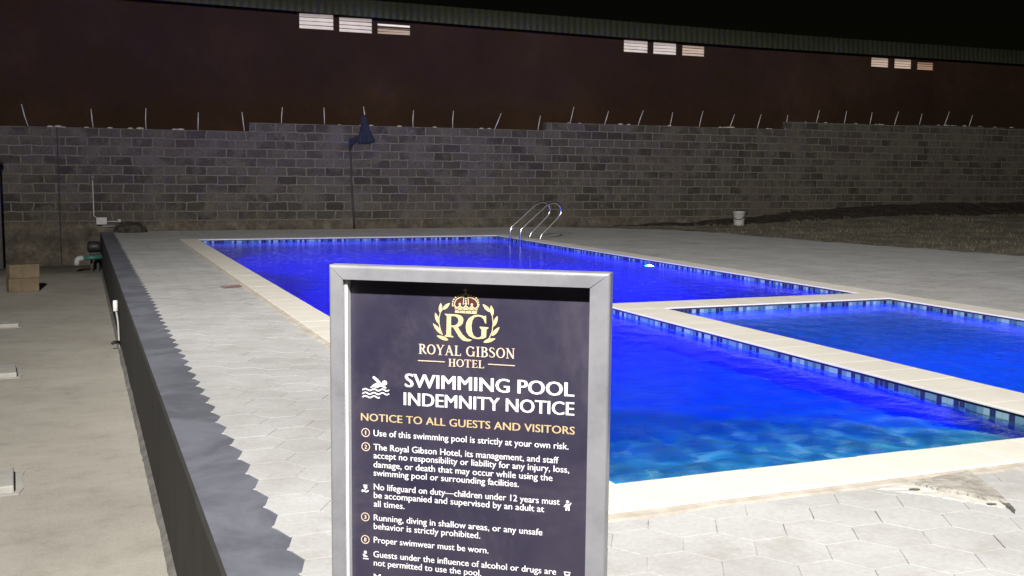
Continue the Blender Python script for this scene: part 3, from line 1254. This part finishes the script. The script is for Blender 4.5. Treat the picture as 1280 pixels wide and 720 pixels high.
# ------------------------------------------------------------------ lower yard: post, blocks, slabs, standpipe
m = MB()
m.box(-2.1, -1.74, 28.5, 28.85, LOW, 1.72, bev=.012)
m.box(-2.14, -1.70, 28.46, 28.89, 1.72, 1.78, bev=.012)
tag(m.build("gate_post", simple("dark_post", (0.05, 0.05, 0.052), .8, 0, .3, 5, .2)), "dark square post at the left edge of the lower yard", "post")

TAN = simple("tan_block", (0.17, 0.128, 0.078), .9, 0, .25, 6, .4)
for k, lb in enumerate(("tan block lying on the lower yard, bottom of the pair by the post", "tan block resting on top of the other by the post")):
    m = MB()
    m.box(-0.28, 0.28, -0.13, 0.13, 0.0, 0.275, bev=.012)
    # shallow hollows on the ends
    m.box(-0.2815, -0.279, -0.07, 0.07, 0.06, 0.21)
    o = m.build("building_block", TAN)
    o.location = (-1.08 + .012 * k, 23.15, LOW + .277 * k)
    o.rotation_euler = (0, 0, R(14 + 4 * k))
    tag(o, lb, "block", "tan blocks by the post")

SLAB = simple("slab_concrete", (0.36, 0.345, 0.315), .85, 0, .15, 5, .3)
for (x, y, L, W, rz, lb) in ((-1.42, 18.2, .95, .62, 6, "pale concrete slab in the lower yard, farthest of the three at the left edge"),
                             (-1.28, 13.85, 1.05, .60, 4, "pale concrete slab in the lower yard, middle of the three at the left edge"),
                             (-1.06, 8.92, 1.05, .56, 3, "pale concrete slab in the lower yard, nearest of the three at the left edge")):
    m = MB()
    m.box(-L / 2, L / 2, -W / 2, W / 2, -.02, .06, bev=.012)
    # thin wider sheet under the slab, reaching past its edges
    m.prism([(-L / 2, -W / 2 - .04), (L / 2 + .03, -W / 2 - .05), (L / 2 + .07, -W / 2 + .12), (L / 2 + .055, W / 2 - .1), (L / 2 + .08, W / 2 + .03), (-L / 2, W / 2 + .05)], -.02, .006)
    o = m.build("concrete_slab", SLAB)
    o.location = (x, y, LOW)
    o.rotation_euler = (0, 0, R(rz))
    tag(o, lb, "slab", "concrete slabs at the edge of the yard")

sp = empty("standpipe", (0.44, 15.3, LOW))
tag(sp, "white standpipe with fat cap against the face of the retaining wall", "standpipe")
m = MB()
m.tube(smooth_path([(0.425, 15.3, -0.20), (0.427, 15.3, -0.32), (0.447, 15.3, -0.46), (0.452, 15.3, -0.65), (0.455, 15.3, LOW)], .1, 5), 0.0125, 10)
par(m.build("riser", OFFW), sp)
m = MB()
m.lathe([(0.0, .075), (.024, .075), (.031, .065), (.031, -.065), (.024, -.075), (0.0, -.075)], (0.42, 15.3, -0.25), 16)
par(m.build("cap", WHITE), sp)
m = MB()
m.tube([(0.45, 15.25, -.74), (0.38, 15.2, -.735), (0.36, 15.2, -.76)], 0.022, 8)
par(m.build("tap", BLACK), sp)

# ------------------------------------------------------------------ marks on the deck
m = MB()
m.poly([(1.776, 15.04, .0065), (1.79, 14.74, .0065), (1.95, 14.80, .0065), (2.06, 14.86, .0065), (2.06, 15.16, .0065), (1.9, 15.10, .0065)])
RED = Mat("faded_red_paint")
RED.set(RED.ramp(RED.noise(9, 6, .7), [(0.38, (0.36, 0.30, 0.28)), (0.55, (0.25, 0.10, 0.09))]), .9)
tag(m.build("paint_patch", RED.m), "small faded red paint patch on the paving beside the left coping", "paint mark")

# broken mortar at the near coping: a torn mortar slab over loose pale sand, two small holes
rub = empty("broken_paving", (4.1, 4.0, 0))
tag(rub, "crumbled mortar and torn paver edge beside the near coping", "broken paving")
RUB = simple("broken_mortar", (0.33, 0.31, 0.275), .95, 0, .35, 14, .7, .1)
SANDY = simple("loose_sand", (0.52, 0.50, 0.46), .95, 0, .12, 20, .4, .1)


def ragged(pts, z0, z1, amp, seed, name, mat):
    bm = bmesh.new()
    ring = []
    n = len(pts)
    for k in range(n):
        a, b = Vector(pts[k]), Vector(pts[(k + 1) % n])
        m_ = max(2, int((b - a).length / .012))
        for q in range(m_):
            p = a.lerp(b, q / m_)
            j = amp * noise.noise((p.x * 40, p.y * 40, seed)) + amp * .6 * noise.noise((p.x * 110, p.y * 110, seed + 5))
            ring.append((p.x + j, p.y + j * .6))
    c = (sum(p[0] for p in ring) / len(ring), sum(p[1] for p in ring) / len(ring))
    rows = []
    for s_, zf in ((1.0, 0), (.985, .75), (.9, 1), (.6, 1.0), (.3, 1.0)):
        rows.append([bm.verts.new((c[0] + (x - c[0]) * s_, c[1] + (y - c[1]) * s_, z0 + (z1 - z0) * zf + (.004 * noise.noise((x * s_ * 30, y * s_ * 30, seed)) if zf else 0))) for x, y in ring])
    cv = bm.verts.new((c[0], c[1], z1))
    for A, B in zip(rows, rows[1:]):
        for k in range(len(A)):
            bm.faces.new((A[k], A[(k + 1) % len(A)], B[(k + 1) % len(A)], B[k]))
    for k in range(len(ring)):
        bm.faces.new((rows[-1][k], rows[-1][(k + 1) % len(ring)], cv))
    bmesh.ops.recalc_face_normals(bm, faces=bm.faces)
    me = bpy.data.meshes.new(name)
    bm.to_mesh(me)
    bm.free()
    return par(link(name, me, mat), rub)


HOLE_SHADE = simple("hole_shade", (0.11, 0.10, 0.09), 1.0, 0, .4, 30, 0)  # shade inside the two pits, given as a dark colour
ragged([(3.72, 4.22), (4.42, 4.27), (4.36, 4.12), (4.30, 3.93), (4.19, 3.72), (4.12, 3.74), (4.03, 3.87), (3.92, 4.03), (3.80, 4.14)], -.02, .003, .010, 1, "sand_patch", SANDY)
ragged([(3.99, 4.23), (4.44, 4.275), (4.36, 4.10), (4.27, 3.90), (4.19, 3.78), (4.14, 3.86), (4.09, 3.96), (4.02, 4.08)], -.01, .021, .014, 7, "mortar_slab", RUB)
for (x, y, a, b) in ((3.925, 4.125, .030, .017), (4.105, 3.80, .026, .014)):
    m = MB()
    m.lathe([(1.0, .0085), (.9, .0055), (.0, .005)], n=16)
    o = m.build("hole_shade_disc", HOLE_SHADE)
    o.scale = (a, b, 1)
    o.location = (x, y, 0)
    o.rotation_euler = (0, 0, -.3)
    par(o, rub)
ragged([(4.195, 3.85), (4.215, 3.80), (4.155, 3.70), (4.10, 3.655), (4.125, 3.70), (4.16, 3.78)], -.01, .0052, .012, 11, "crack_shade_sheet", simple("crack_shade", (0.10, 0.093, 0.082), 1.0, 0, .5, 60, .4))  # raised sheet, shade of the open gap put into its dark colour

# ------------------------------------------------------------------ the notice board
SX, SY = 0.81184, 2.24814
sign = empty("notice_board", (SX, SY, 0), R(-35.5))
tag(sign, "framed pool indemnity notice on a stand in front of the pool", "notice board")
FRAME = Mat("silver_frame")
f = FRAME.ramp(FRAME.noise(7, 6, .65), [(0.35, (0.225, 0.226, 0.242)), (0.5, (0.28, 0.281, 0.30)), (0.7, (0.32, 0.321, 0.338))])
scr = FRAME.ramp(FRAME.noise(17, 8, .82), [(0.64, (0, 0, 0)), (0.76, (1, 1, 1))])
FRAME.set(FRAME.mix(scr, f, (0.12, 0.118, 0.115)), 0.33, 0.25, 0.9)
FRAME.bump(FRAME.noise(9, 4), 0.05, 0.01)
FRAME = FRAME.m
ZB, ZT = 0.22, 1.383
FL, FR_, IL, IR, IT, IB = -0.340, 0.322, -0.3045, 0.2772, 1.3492, 0.256
FD = 0.05


def rail(pts):
    """mitred frame rail from its four front corners, extruded back and bevelled"""
    bm = bmesh.new()
    a = [bm.verts.new((x, 0, z)) for x, z in pts]
    b = [bm.verts.new((x, FD, z)) for x, z in pts]
    bm.faces.new(a)
    bm.faces.new(b[::-1])
    for k in range(4):
        bm.faces.new((a[k], b[k], b[(k + 1) % 4], a[(k + 1) % 4]))
    bmesh.ops.recalc_face_normals(bm, faces=bm.faces)
    return bm


e_ = 0.0006
fbm = bmesh.new()
for pts in ([(FL, ZT), (FR_, ZT), (IR - e_, IT + e_), (IL + e_, IT + e_)], [(FR_, ZT - e_), (FR_, ZB + e_), (IR, IB), (IR, IT - e_)],
            [(FR_, ZB), (FL, ZB), (IL + e_, IB - e_), (IR - e_, IB - e_)], [(FL, ZB + e_), (FL, ZT - e_), (IL, IT - e_), (IL, IB)]):
    b_ = rail(pts)
    outer = [e for e in b_.edges if all(abs(v.co.x - FL) < .002 or abs(v.co.x - FR_) < .002 or abs(v.co.z - ZT) < .002 or abs(v.co.z - ZB) < .002 for v in e.verts)
             and abs(e.verts[0].co.y - e.verts[1].co.y) < 1e-5]
    bmesh.ops.bevel(b_, geom=outer, offset=.0075, segments=4, profile=.5, affect='EDGES')
    tmp = bpy.data.meshes.new("tmp")
    b_.to_mesh(tmp)
    b_.free()
    fbm.from_mesh(tmp)
    bpy.data.meshes.remove(tmp)
me = bpy.data.meshes.new("frame")
fbm.to_mesh(me)
fbm.free()
link("frame", me, FRAME, sign)
# legs down to the paving
for x in (-0.322, 0.30):
    m = MB()
    m.box(x - .0165, x + .0165, 0.008, 0.042, 0.012, ZB - .001, bev=.003)
    m.box(x - .03, x + .03, -0.16, 0.21, 0.001, 0.012, bev=.002)
    m.build("leg", FRAME, sign)

PY = 0.0330                                       # depth of the printed face behind the frame face
PRINT = Mat("printed_panel")
nz = PRINT.noise(3.2, 6, .6)
pc = PRINT.ramp(nz, [(0.3, (0.018, 0.0155, 0.038)), (0.7, (0.042, 0.035, 0.057))])
dust = PRINT.ramp(PRINT.noise(60, 3, .8), [(0.74, (0, 0, 0)), (0.80, (1, 1, 1))])
smear = PRINT.ramp(PRINT.noise(2.4, 7, .72, dist=1.2), [(0.50, (0, 0, 0)), (0.72, (0.55, 0.55, 0.55))])
pc = PRINT.mix(smear, pc, (0.085, 0.075, 0.098))
pc = PRINT.mix(dust, pc, (0.15, 0.14, 0.16))
PRINT.set(pc, PRINT.ramp(PRINT.noise(5, 5, .6), [(0.3, (0.30, 0.30, 0.30)), (0.7, (0.48, 0.48, 0.48))]), spec=1.0)
PRINT = PRINT.m
BOARD = simple("board_white", (0.80, 0.80, 0.80), .4, 0, .04, 10, 0)
m = MB()
m.box(-0.325, 0.30, PY + .0012, PY + .010, 0.24, 1.365)
board = m.build("panel", BOARD, sign)
m = MB()
m.poly([(-0.3041, PY, 0.245), (0.2985, PY, 0.245), (0.2985, PY, 1.36), (-0.3041, PY, 1.36)])
m.build("printed_sheet", PRINT, board)

m = MB()
m.box(-0.3043, -0.2985, 0.013, PY - .0004, 0.2565, 1.3487)
m.build("white_bead", BOARD, sign)

INK = simple("white_ink", (0.72, 0.71, 0.72), .5, 0, .03, 10, 0)
GOLD = simple("gold_ink", (0.50, 0.375, 0.205), .5, 0, .06, 10, 0)
PALE = simple("pale_gold_ink", (0.62, 0.49, 0.38), .5, 0, .06, 10, 0)
MAROON = simple("maroon_ink", (0.075, 0.016, 0.02), .5, 0, .1, 10, 0)
NAVY = simple("navy_ink", (0.04, 0.034, 0.066), .5, 0, .1, 10, 0)
dg = bpy.context.evaluated_depsgraph_get


class Print:
    """flat ink shapes on the printed sheet, gathered in one mesh"""
    def __init__(s):
        s.v, s.f, s.lay = [], [], 0

    def add_mesh(s, me, fn):
        i0 = len(s.v)
        y = PY - .0005 - .00002 * s.lay
        for v in me.vertices:
            u, z = fn(v.co.x, v.co.y)
            s.v.append((u, y, z))
        for p in me.polygons:
            s.f.append([i0 + k for k in p.vertices])
        s.lay += 1

    def poly(s, loops, fn=lambda a, b: (a, b)):
        cu = bpy.data.curves.new("fill", 'CURVE')
        cu.dimensions = '2D'
        cu.fill_mode = 'BOTH'
        for lp in loops:
            spn = cu.splines.new('POLY')
            spn.points.add(len(lp) - 1)
            for p, q in zip(spn.points, lp):
                p.co = (q[0], q[1], 0, 1)
            spn.use_cyclic_u = True
        o = bpy.data.objects.new("fill", cu)
        col.objects.link(o)
        dep = dg()
        dep.update()
        me = bpy.data.meshes.new_from_object(o.evaluated_get(dep))
        s.add_mesh(me, fn)
        bpy.data.objects.remove(o)
        bpy.data.curves.remove(cu)
        bpy.data.meshes.remove(me)

    def stroke(s, pts, wd, fn=lambda a, b: (a, b)):
        pts = [Vector(p) for p in pts]
        n = len(pts)
        L, Rr = [], []
        for i, p in enumerate(pts):
            d = (pts[min(i + 1, n - 1)] - pts[max(i - 1, 0)]).normalized()
            nn_ = Vector((-d.y, d.x))
            h_ = (wd[i] if isinstance(wd, (list, tuple)) else wd) / 2
            L.append(p + nn_ * h_)
            Rr.append(p - nn_ * h_)
        i0 = len(s.v)
        y = PY - .0005 - .00002 * s.lay
        for a, b in zip(L, Rr):
            for q in (a, b):
                u, z = fn(q.x, q.y)
                s.v.append((u, y, z))
        for i in range(n - 1):
            s.f.append([i0 + 2 * i, i0 + 2 * i + 1, i0 + 2 * i + 3, i0 + 2 * i + 2])
        s.lay += 1

    def disc(s, cx, cy, r, fn=lambda a, b: (a, b), n=18, ry=None):
        s.poly([[(cx + r * math.cos(6.28319 * k / n), cy + (ry or r) * math.sin(6.28319 * k / n)) for k in range(n)]], fn)

    def ring(s, cx, cy, r, t, fn=lambda a, b: (a, b), n=24):
        s.stroke([(cx + r * math.cos(6.28319 * k / n), cy + r * math.sin(6.28319 * k / n)) for k in range(n + 1)], t, fn)

    def text(s, body, u0, z0, u1, cap, bold=0.0, spacing=1.0, offset=0.0):
        cu = bpy.data.curves.new("txt", 'FONT')
        cu.body = body
        cu.size = 1.0
        cu.space_character = spacing
        cu.offset = offset
        cu.resolution_u = 3
        o = bpy.data.objects.new("txt", cu)
        col.objects.link(o)
        dep = dg()
        dep.update()
        me = bpy.data.meshes.new_from_object(o.evaluated_get(dep))
        xs_ = [v.co.x for v in me.vertices]
        x0, x1 = min(xs_) - bold, max(xs_) + bold
        CAP = 0.70
        kx, kz = (u1 - u0) / (x1 - x0), cap / CAP
        for d in ((0,) if bold == 0 else (-bold, 0, bold)):
            s.add_mesh(me, lambda x, y, d=d: (u0 + (x + d - x0) * kx, z0 + y * kz))
        bpy.data.objects.remove(o)
        bpy.data.curves.remove(cu)
        bpy.data.meshes.remove(me)

    def build(s, name, mat, parent):
        me = bpy.data.meshes.new(name)
        me.from_pydata(s.v, [], s.f)
        bm = bmesh.new()
        bm.from_mesh(me)
        bm.normal_update()
        for f in bm.faces:
            if f.normal.y > 0:
                f.normal_flip()
        bm.to_mesh(me)
        bm.free()
        return link(name, me, mat, parent)


P = Print()
P.text("SWIMMING POOL", -0.164, 1.0974, 0.2405, 0.0325, .026, 1.0, .0)
P.text("INDEMNITY NOTICE", -0.1668, 1.0536, 0.2412, 0.0311, .024, 1.0, .0)
P.build("heading", INK, board)
P = Print()
P.text("NOTICE TO ALL GUESTS AND VISITORS", -0.2742, 1.0097, 0.243, 0.0183, .018, 1.02, .0)
P.build("subheading", GOLD, board)
P = Print()
for body, u0, z0, u1 in (
        ("Use of this swimming pool is strictly at your own risk.", -0.2424, 0.9739, 0.2293),
        ("The Royal Gibson Hotel, its management, and staff", -0.2426, 0.9397, 0.2066),
        ("accept no responsibility or liability for any injury, loss,", -0.2426, 0.9195, 0.2315),
        ("damage, or death that may occur while using the", -0.2427, 0.8975, 0.193),
        ("swimming pool or surrounding facilities.", -0.2428, 0.8770, 0.1141),
        ("No lifeguard on duty\u2014children under 12 years must", -0.2422, 0.8424, 0.2107),
        ("be accompanied and supervised by an adult at", -0.2423, 0.8223, 0.1745),
        ("all times.", -0.2424, 0.8010, -0.1647),
        ("Running, diving in shallow areas, or any unsafe", -0.2425, 0.7667, 0.1711),
        ("behavior is strictly prohibited.", -0.2426, 0.7455, 0.0223),
        ("Proper swimwear must be worn.", -0.2428, 0.7113, 0.0428),
        ("Guests under the influence of alcohol or drugs are", -0.2438, 0.6757, 0.2047),
        ("not permitted to use the pool.", -0.2431, 0.6545, 0.0259),
        ("Man", -0.2432, 0.6190, -0.199)):
    P.text(body, u0, z0, u1, 0.0155, .012, 1.0, .0)
# small pictograms beside the lines
i1 = lambda a, b: (-0.2634 + a * .001, 0.8427 + b * .001)
P.stroke([(-5, 9), (5, 9)], 3, i1)
P.stroke([(-4, 6), (3, 2), (-2, -1)], 4, i1)
P.stroke([(-9, -7), (-4, -4), (2, -7), (8, -3)], 4, i1)
P.disc(-7, -4, 2.6, i1)
P.disc(2, 4, 3, i1)
i2 = lambda a, b: (-0.2643 + a * .001, 0.6778 + b * .001)
P.disc(0, 8, 4, i2)
P.poly([[(-7, 3), (-3, 4), (3, -1), (6, 0), (5, -4), (-4, -4)]], i2)
P.stroke([(-6, -8), (8, -8)], 3, i2)
ik = lambda a, b: (0.229 + a * .001, 0.8416 + b * .001)
P.disc(0, 10, 3.6, ik)
P.poly([[(-4, 5), (4, 5), (8, 9), (9, 7), (5, 0), (5, -11), (1.5, -11), (0.5, -4), (-1.5, -11), (-5, -11), (-4, 0), (-8, -4), (-9, -2)]], ik)
ic = lambda a, b: (0.2306 + a * .001, 0.6808 + b * .001)
P.poly([[(-8, 5), (8, 5), (6, -4), (2, -7), (-2, -7), (-6, -4)], [(-5, 2.5), (5, 2.5), (3, -2), (-3, -2)]], ic)
P.stroke([(0, -7), (0, -11)], 2, ic)
P.build("body_text", INK, board)

for (cx_, cz_), ch in (((-0.2624, 0.9808), "1"), ((-0.2622, 0.9463), "2"), ((-0.2644, 0.7734), "3"), ((-0.2647, 0.7171), "8")):
    P = Print()
    P.ring(cx_, cz_, 0.0098, 0.0021)
    wch = 0.0030 if ch == "1" else 0.0062
    P.text(ch, cx_ - wch / 2, cz_ - .0048, cx_ + wch / 2, 0.0095, .03, 1.0, .008)
    P.build("numbered_circle", PALE, board)

# swimmer pictogram (traced in its own 864 x 720 grid)
sw = lambda a, b: (-0.2961 + (a / 864) * .1206 - (b / 720) * .0004, 1.1351 + (a / 864) * .0066 - (b / 720) * .0966)
P = Print()
P.disc(588, 268, 45, sw, 24)
P.poly([[(372, 172), (380, 152), (395, 146), (415, 155), (480, 210), (520, 258), (560, 308), (618, 345), (620, 360), (608, 370), (590, 366), (540, 338), (500, 334),
         (475, 352), (450, 360), (425, 352), (400, 344), (365, 346), (340, 358), (332, 348), (370, 310), (410, 280), (458, 262), (430, 232), (380, 185)]], sw)
for k, (yy, xe) in enumerate(((0, 678), (66, 678), (128, 505))):
    pts = [(x, 384 + yy - 15 * math.cos((x - 245) / 150 * 2 * math.pi * .98) + (x - 190) * .03) for x in range(190, xe + 1, 12)]
    P.stroke(pts, 25, sw)
P.build("swimmer_icon", INK, board)

# crest
lg = lambda a, b: (-0.1168 + (a / 1000) * .1990 + (b / 700) * .0003, 1.3419 + (a / 1000) * .0080 - (b / 700) * .1356)
P = Print()
P.poly([[(248, 358), (330, 363), (400, 366), (440, 376), (468, 398), (480, 433), (470, 475), (445, 502), (412, 520), (440, 565), (472, 612), (520, 655), (582, 672), (560, 688), (520, 690),
         (472, 680), (430, 642), (380, 562), (356, 520), (330, 518), (330, 618), (358, 632), (355, 645), (250, 632), (252, 622), (272, 612), (278, 388)],
        [(330, 386), (378, 388), (410, 408), (420, 440), (410, 475), (378, 498), (330, 500)]], lg)
P.poly([[(750, 378), (752, 478), (738, 472), (720, 425), (690, 397), (650, 390), (612, 400), (587, 440), (576, 500), (582, 570), (602, 620), (640, 645), (680, 640), (695, 620), (695, 545),
         (675, 528), (675, 512), (778, 520), (778, 534), (756, 548), (752, 640), (720, 655), (660, 663), (600, 655), (545, 625), (515, 575), (506, 515), (515, 460), (545, 410), (595, 380),
         (655, 370), (708, 382), (735, 388)]], lg)


def leaf(b, t, wd):
    b, t = Vector(b), Vector(t)
    d = t - b
    n_ = Vector((-d.y, d.x)).normalized()
    pts = []
    for k in range(11):
        s_ = k / 10
        pts.append(b + d * s_ + n_ * wd / 2 * math.sin(math.pi * s_ ** .85) ** .8)
    for k in range(9, 0, -1):
        s_ = k / 10
        pts.append(b + d * s_ - n_ * wd / 2 * math.sin(math.pi * s_ ** .85) ** .8)
    P.poly([[tuple(p) for p in pts]], lg)


for b, t in (((230, 308), (315, 228)), ((198, 350), (206, 228)), ((182, 478), (136, 345)), ((224, 610), (108, 473)), ((298, 677), (153, 622)),
             ((802, 338), (708, 243)), ((828, 382), (808, 258)), ((838, 512), (886, 382)), ((818, 624), (911, 515)), ((718, 700), (866, 655))):
    leaf(b, t, 44)
P.stroke([(226, 614), (202, 555), (184, 480), (184, 410), (200, 340), (236, 296)], [9, 11, 11, 10, 9, 6], lg)
P.stroke([(740, 694), (790, 650), (824, 570), (834, 470), (824, 385), (795, 322)], [9, 11, 11, 10, 9, 6], lg)
# crown
P.poly([[(378, 318), (642, 328), (634, 362), (376, 345)]], lg)
P.poly([[(374, 250), (400, 282), (436, 252), (470, 285), (508, 252), (545, 290), (580, 258), (615, 292), (652, 262), (646, 318), (376, 306)]], lg)
P.stroke([(372, 268), (374, 225), (395, 185), (435, 163), (486, 154)], 11, lg)
P.stroke([(652, 275), (648, 230), (622, 190), (585, 170), (530, 158)], 11, lg)
P.stroke([(486, 132), (476, 250)], 9, lg)
P.stroke([(530, 132), (540, 250)], 9, lg)
P.stroke([(474, 138), (508, 124), (545, 138)], 9, lg)
for (x, y, r) in ((435, 242, 15), (508, 236, 15), (580, 248, 15), (508, 205, 10), (508, 178, 9)):
    P.disc(x, y, r, lg, 12)
for (x, y) in ((352, 262), (348, 240), (352, 212), (364, 186), (385, 162), (412, 146), (442, 136), (470, 130), (545, 134), (575, 142), (605, 154), (632, 170), (650, 195), (658, 222), (662, 250), (656, 272)):
    P.disc(x, y, 10, lg, 10)
P.stroke([(503, 52), (503, 105)], 9, lg)
P.stroke([(476, 76), (530, 78)], 9, lg)
P.disc(506, 115, 12, lg, 12)
P.build("crest", simple("crest_gold", (0.58, 0.47, 0.26), .5, 0, .06, 10, 0), board)
P = Print()
P.lay = -6
P.poly([[(384, 252), (386, 220), (404, 190), (440, 172), (476, 166), (472, 246), (436, 246), (402, 272)]], lg)
P.poly([[(545, 170), (588, 180), (618, 198), (640, 232), (640, 262), (615, 280), (582, 252), (548, 246)]], lg)
P.build("crown_lining", MAROON, board)
P = Print()
P.lay = 60
for x, y in ((437, 330), (508, 333), (577, 336)):
    P.stroke([(x, y - 9), (x, y + 9)], 9, lg)
P.stroke([(378, 309), (644, 320)], 5, lg)
P.stroke([(380, 288), (400, 300), (436, 275), (470, 302), (508, 277), (545, 306), (580, 282), (612, 308), (645, 290)], 4, lg)
P.build("crown_detail", NAVY, board)


# hotel name in bracketed roman capitals: thick and thin strokes with slab serifs
def roman(P, ch, ox, z0, s_, kx):
    T, t, sf = .155, .075, .05
    fn = lambda a, b: (ox + a * s_ * kx, z0 + b * s_)
    st = lambda pts, w_: P.stroke(pts, w_, fn)

    def serif(x, y, w_=.34):
        st([(x - w_ / 2, y + (sf / 2 if y < .5 else -sf / 2)), (x + w_ / 2, y + (sf / 2 if y < .5 else -sf / 2))], sf)

    def bowl(cx, cy, rx, ry, a0, a1, n=16):
        pts, wd = [], []
        for k in range(n + 1):
            a = R(a0 + (a1 - a0) * k / n)
            pts.append((cx + rx * math.cos(a), cy + ry * math.sin(a)))
            wd.append(t + (T - t) * abs(math.cos(a)) ** 1.3)
        st(pts, wd)
    if ch == 'O':
        bowl(.40, .5, .33, .46, 0, 360, 30)
        return .80
    if ch == 'G':
        bowl(.40, .5, .33, .46, 40, 330, 24)
        st([(.70, .02), (.70, .42)], T * .9)
        serif(.70, .44, .30)
        st([(.66, .74), (.70, .96)], .06)
        return .84
    if ch == 'I':
        st([(.18, 0), (.18, 1)], T)
        serif(.18, 0), serif(.18, 1)
        return .36
    if ch == 'L':
        st([(.18, 0), (.18, 1)], T)
        serif(.18, 1)
        st([(.02, t / 2), (.60, t / 2)], t)
        st([(.58, 0), (.61, .24)], .06)
        return .64
    if ch in 'ET':
        if ch == 'E':
            st([(.18, 0), (.18, 1)], T)
            st([(.02, t / 2), (.60, t / 2)], t)
            st([(.18, .52), (.48, .52)], t)
            st([(.02, 1 - t / 2), (.57, 1 - t / 2)], t)
            st([(.58, 0), (.61, .23)], .06)
            st([(.56, 1), (.57, .80)], .06)
            st([(.48, .42), (.48, .62)], .05)
            return .64
        st([(.36, 0), (.36, 1)], T)
        st([(.02, 1 - t / 2), (.70, 1 - t / 2)], t)
        st([(.03, 1), (.02, .76)], .06)
        st([(.69, 1), (.70, .76)], .06)
        serif(.36, 0)
        return .72
    if ch == 'H':
        for x in (.18, .64):
            st([(x, 0), (x, 1)], T)
            serif(x, 0), serif(x, 1)
        st([(.18, .52), (.64, .52)], t)
        return .82
    if ch == 'N':
        st([(.16, 0), (.16, 1)], t)
        st([(.70, 0), (.70, 1)], t)
        st([(.14, .98), (.70, .02)], T * 1.05)
        serif(.16, 0, .28), serif(.13, 1, .24), serif(.70, 1, .28)
        return .86
    if ch == 'A':
        st([(.12, .02), (.40, .98)], t)
        st([(.38, .98), (.70, .02)], T)
        st([(.22, .34), (.58, .34)], t)
        serif(.12, 0, .26), serif(.70, 0, .30)
        return .82
    if ch == 'Y':
        st([(.12, .98), (.38, .46)], T)
        st([(.66, .98), (.40, .46)], t)
        st([(.38, 0), (.38, .5)], T)
        serif(.13, 1, .28), serif(.66, 1, .24), serif(.38, 0)
        return .76
    if ch == 'S':
        pts = [(.52, .78), (.46, .92), (.30, .965), (.15, .90), (.11, .76), (.18, .63), (.34, .53), (.49, .41), (.55, .25), (.47, .09), (.29, .035), (.13, .09), (.08, .24)]
        st(pts, [.06, .07, t, .10, .14, T, T, T, .14, .10, t, .07, .06])
        return .64
    if ch in 'BR':
        st([(.18, 0), (.18, 1)], T)
        serif(.14, 1, .26)
        bowl(.30, .755, .25, .21, 90, -90, 12)
        st([(.18, .965), (.32, .965)], t)
        st([(.18, .545), (.32, .545)], t)
        if ch == 'B':
            serif(.14, 0, .26)
            bowl(.32, .285, .28, .25, 90, -90, 12)
            st([(.18, .035), (.34, .035)], t)
            return .68
        serif(.18, 0)
        st([(.36, .54), (.54, .22), (.74, .02)], [T * .8, T, .10])
        return .74
    return .34


def roman_line(body, u0, u1, z0, cap):
    class Dry:
        def stroke(s, *a):
            pass
    gap = .07
    tot = sum(roman(Dry(), c, 0, 0, 1, 1) + gap for c in body) - gap
    kx = (u1 - u0) / (tot * cap)
    x = u0
    for c in body:
        x += (roman(P, c, x, z0, cap, kx) + gap) * cap * kx


P = Print()
roman_line("ROYAL GIBSON", -0.1298, 0.1019, 1.1775, 0.0237)
roman_line("HOTEL", -0.057, 0.0292, 1.1516, 0.0183)
P.stroke([(-0.1307, 1.1618), (-0.0653, 1.1619)], .0022)
P.stroke([(0.0385, 1.1619), (0.1016, 1.1614)], .0022)
P.build("hotel_name", PALE, board)
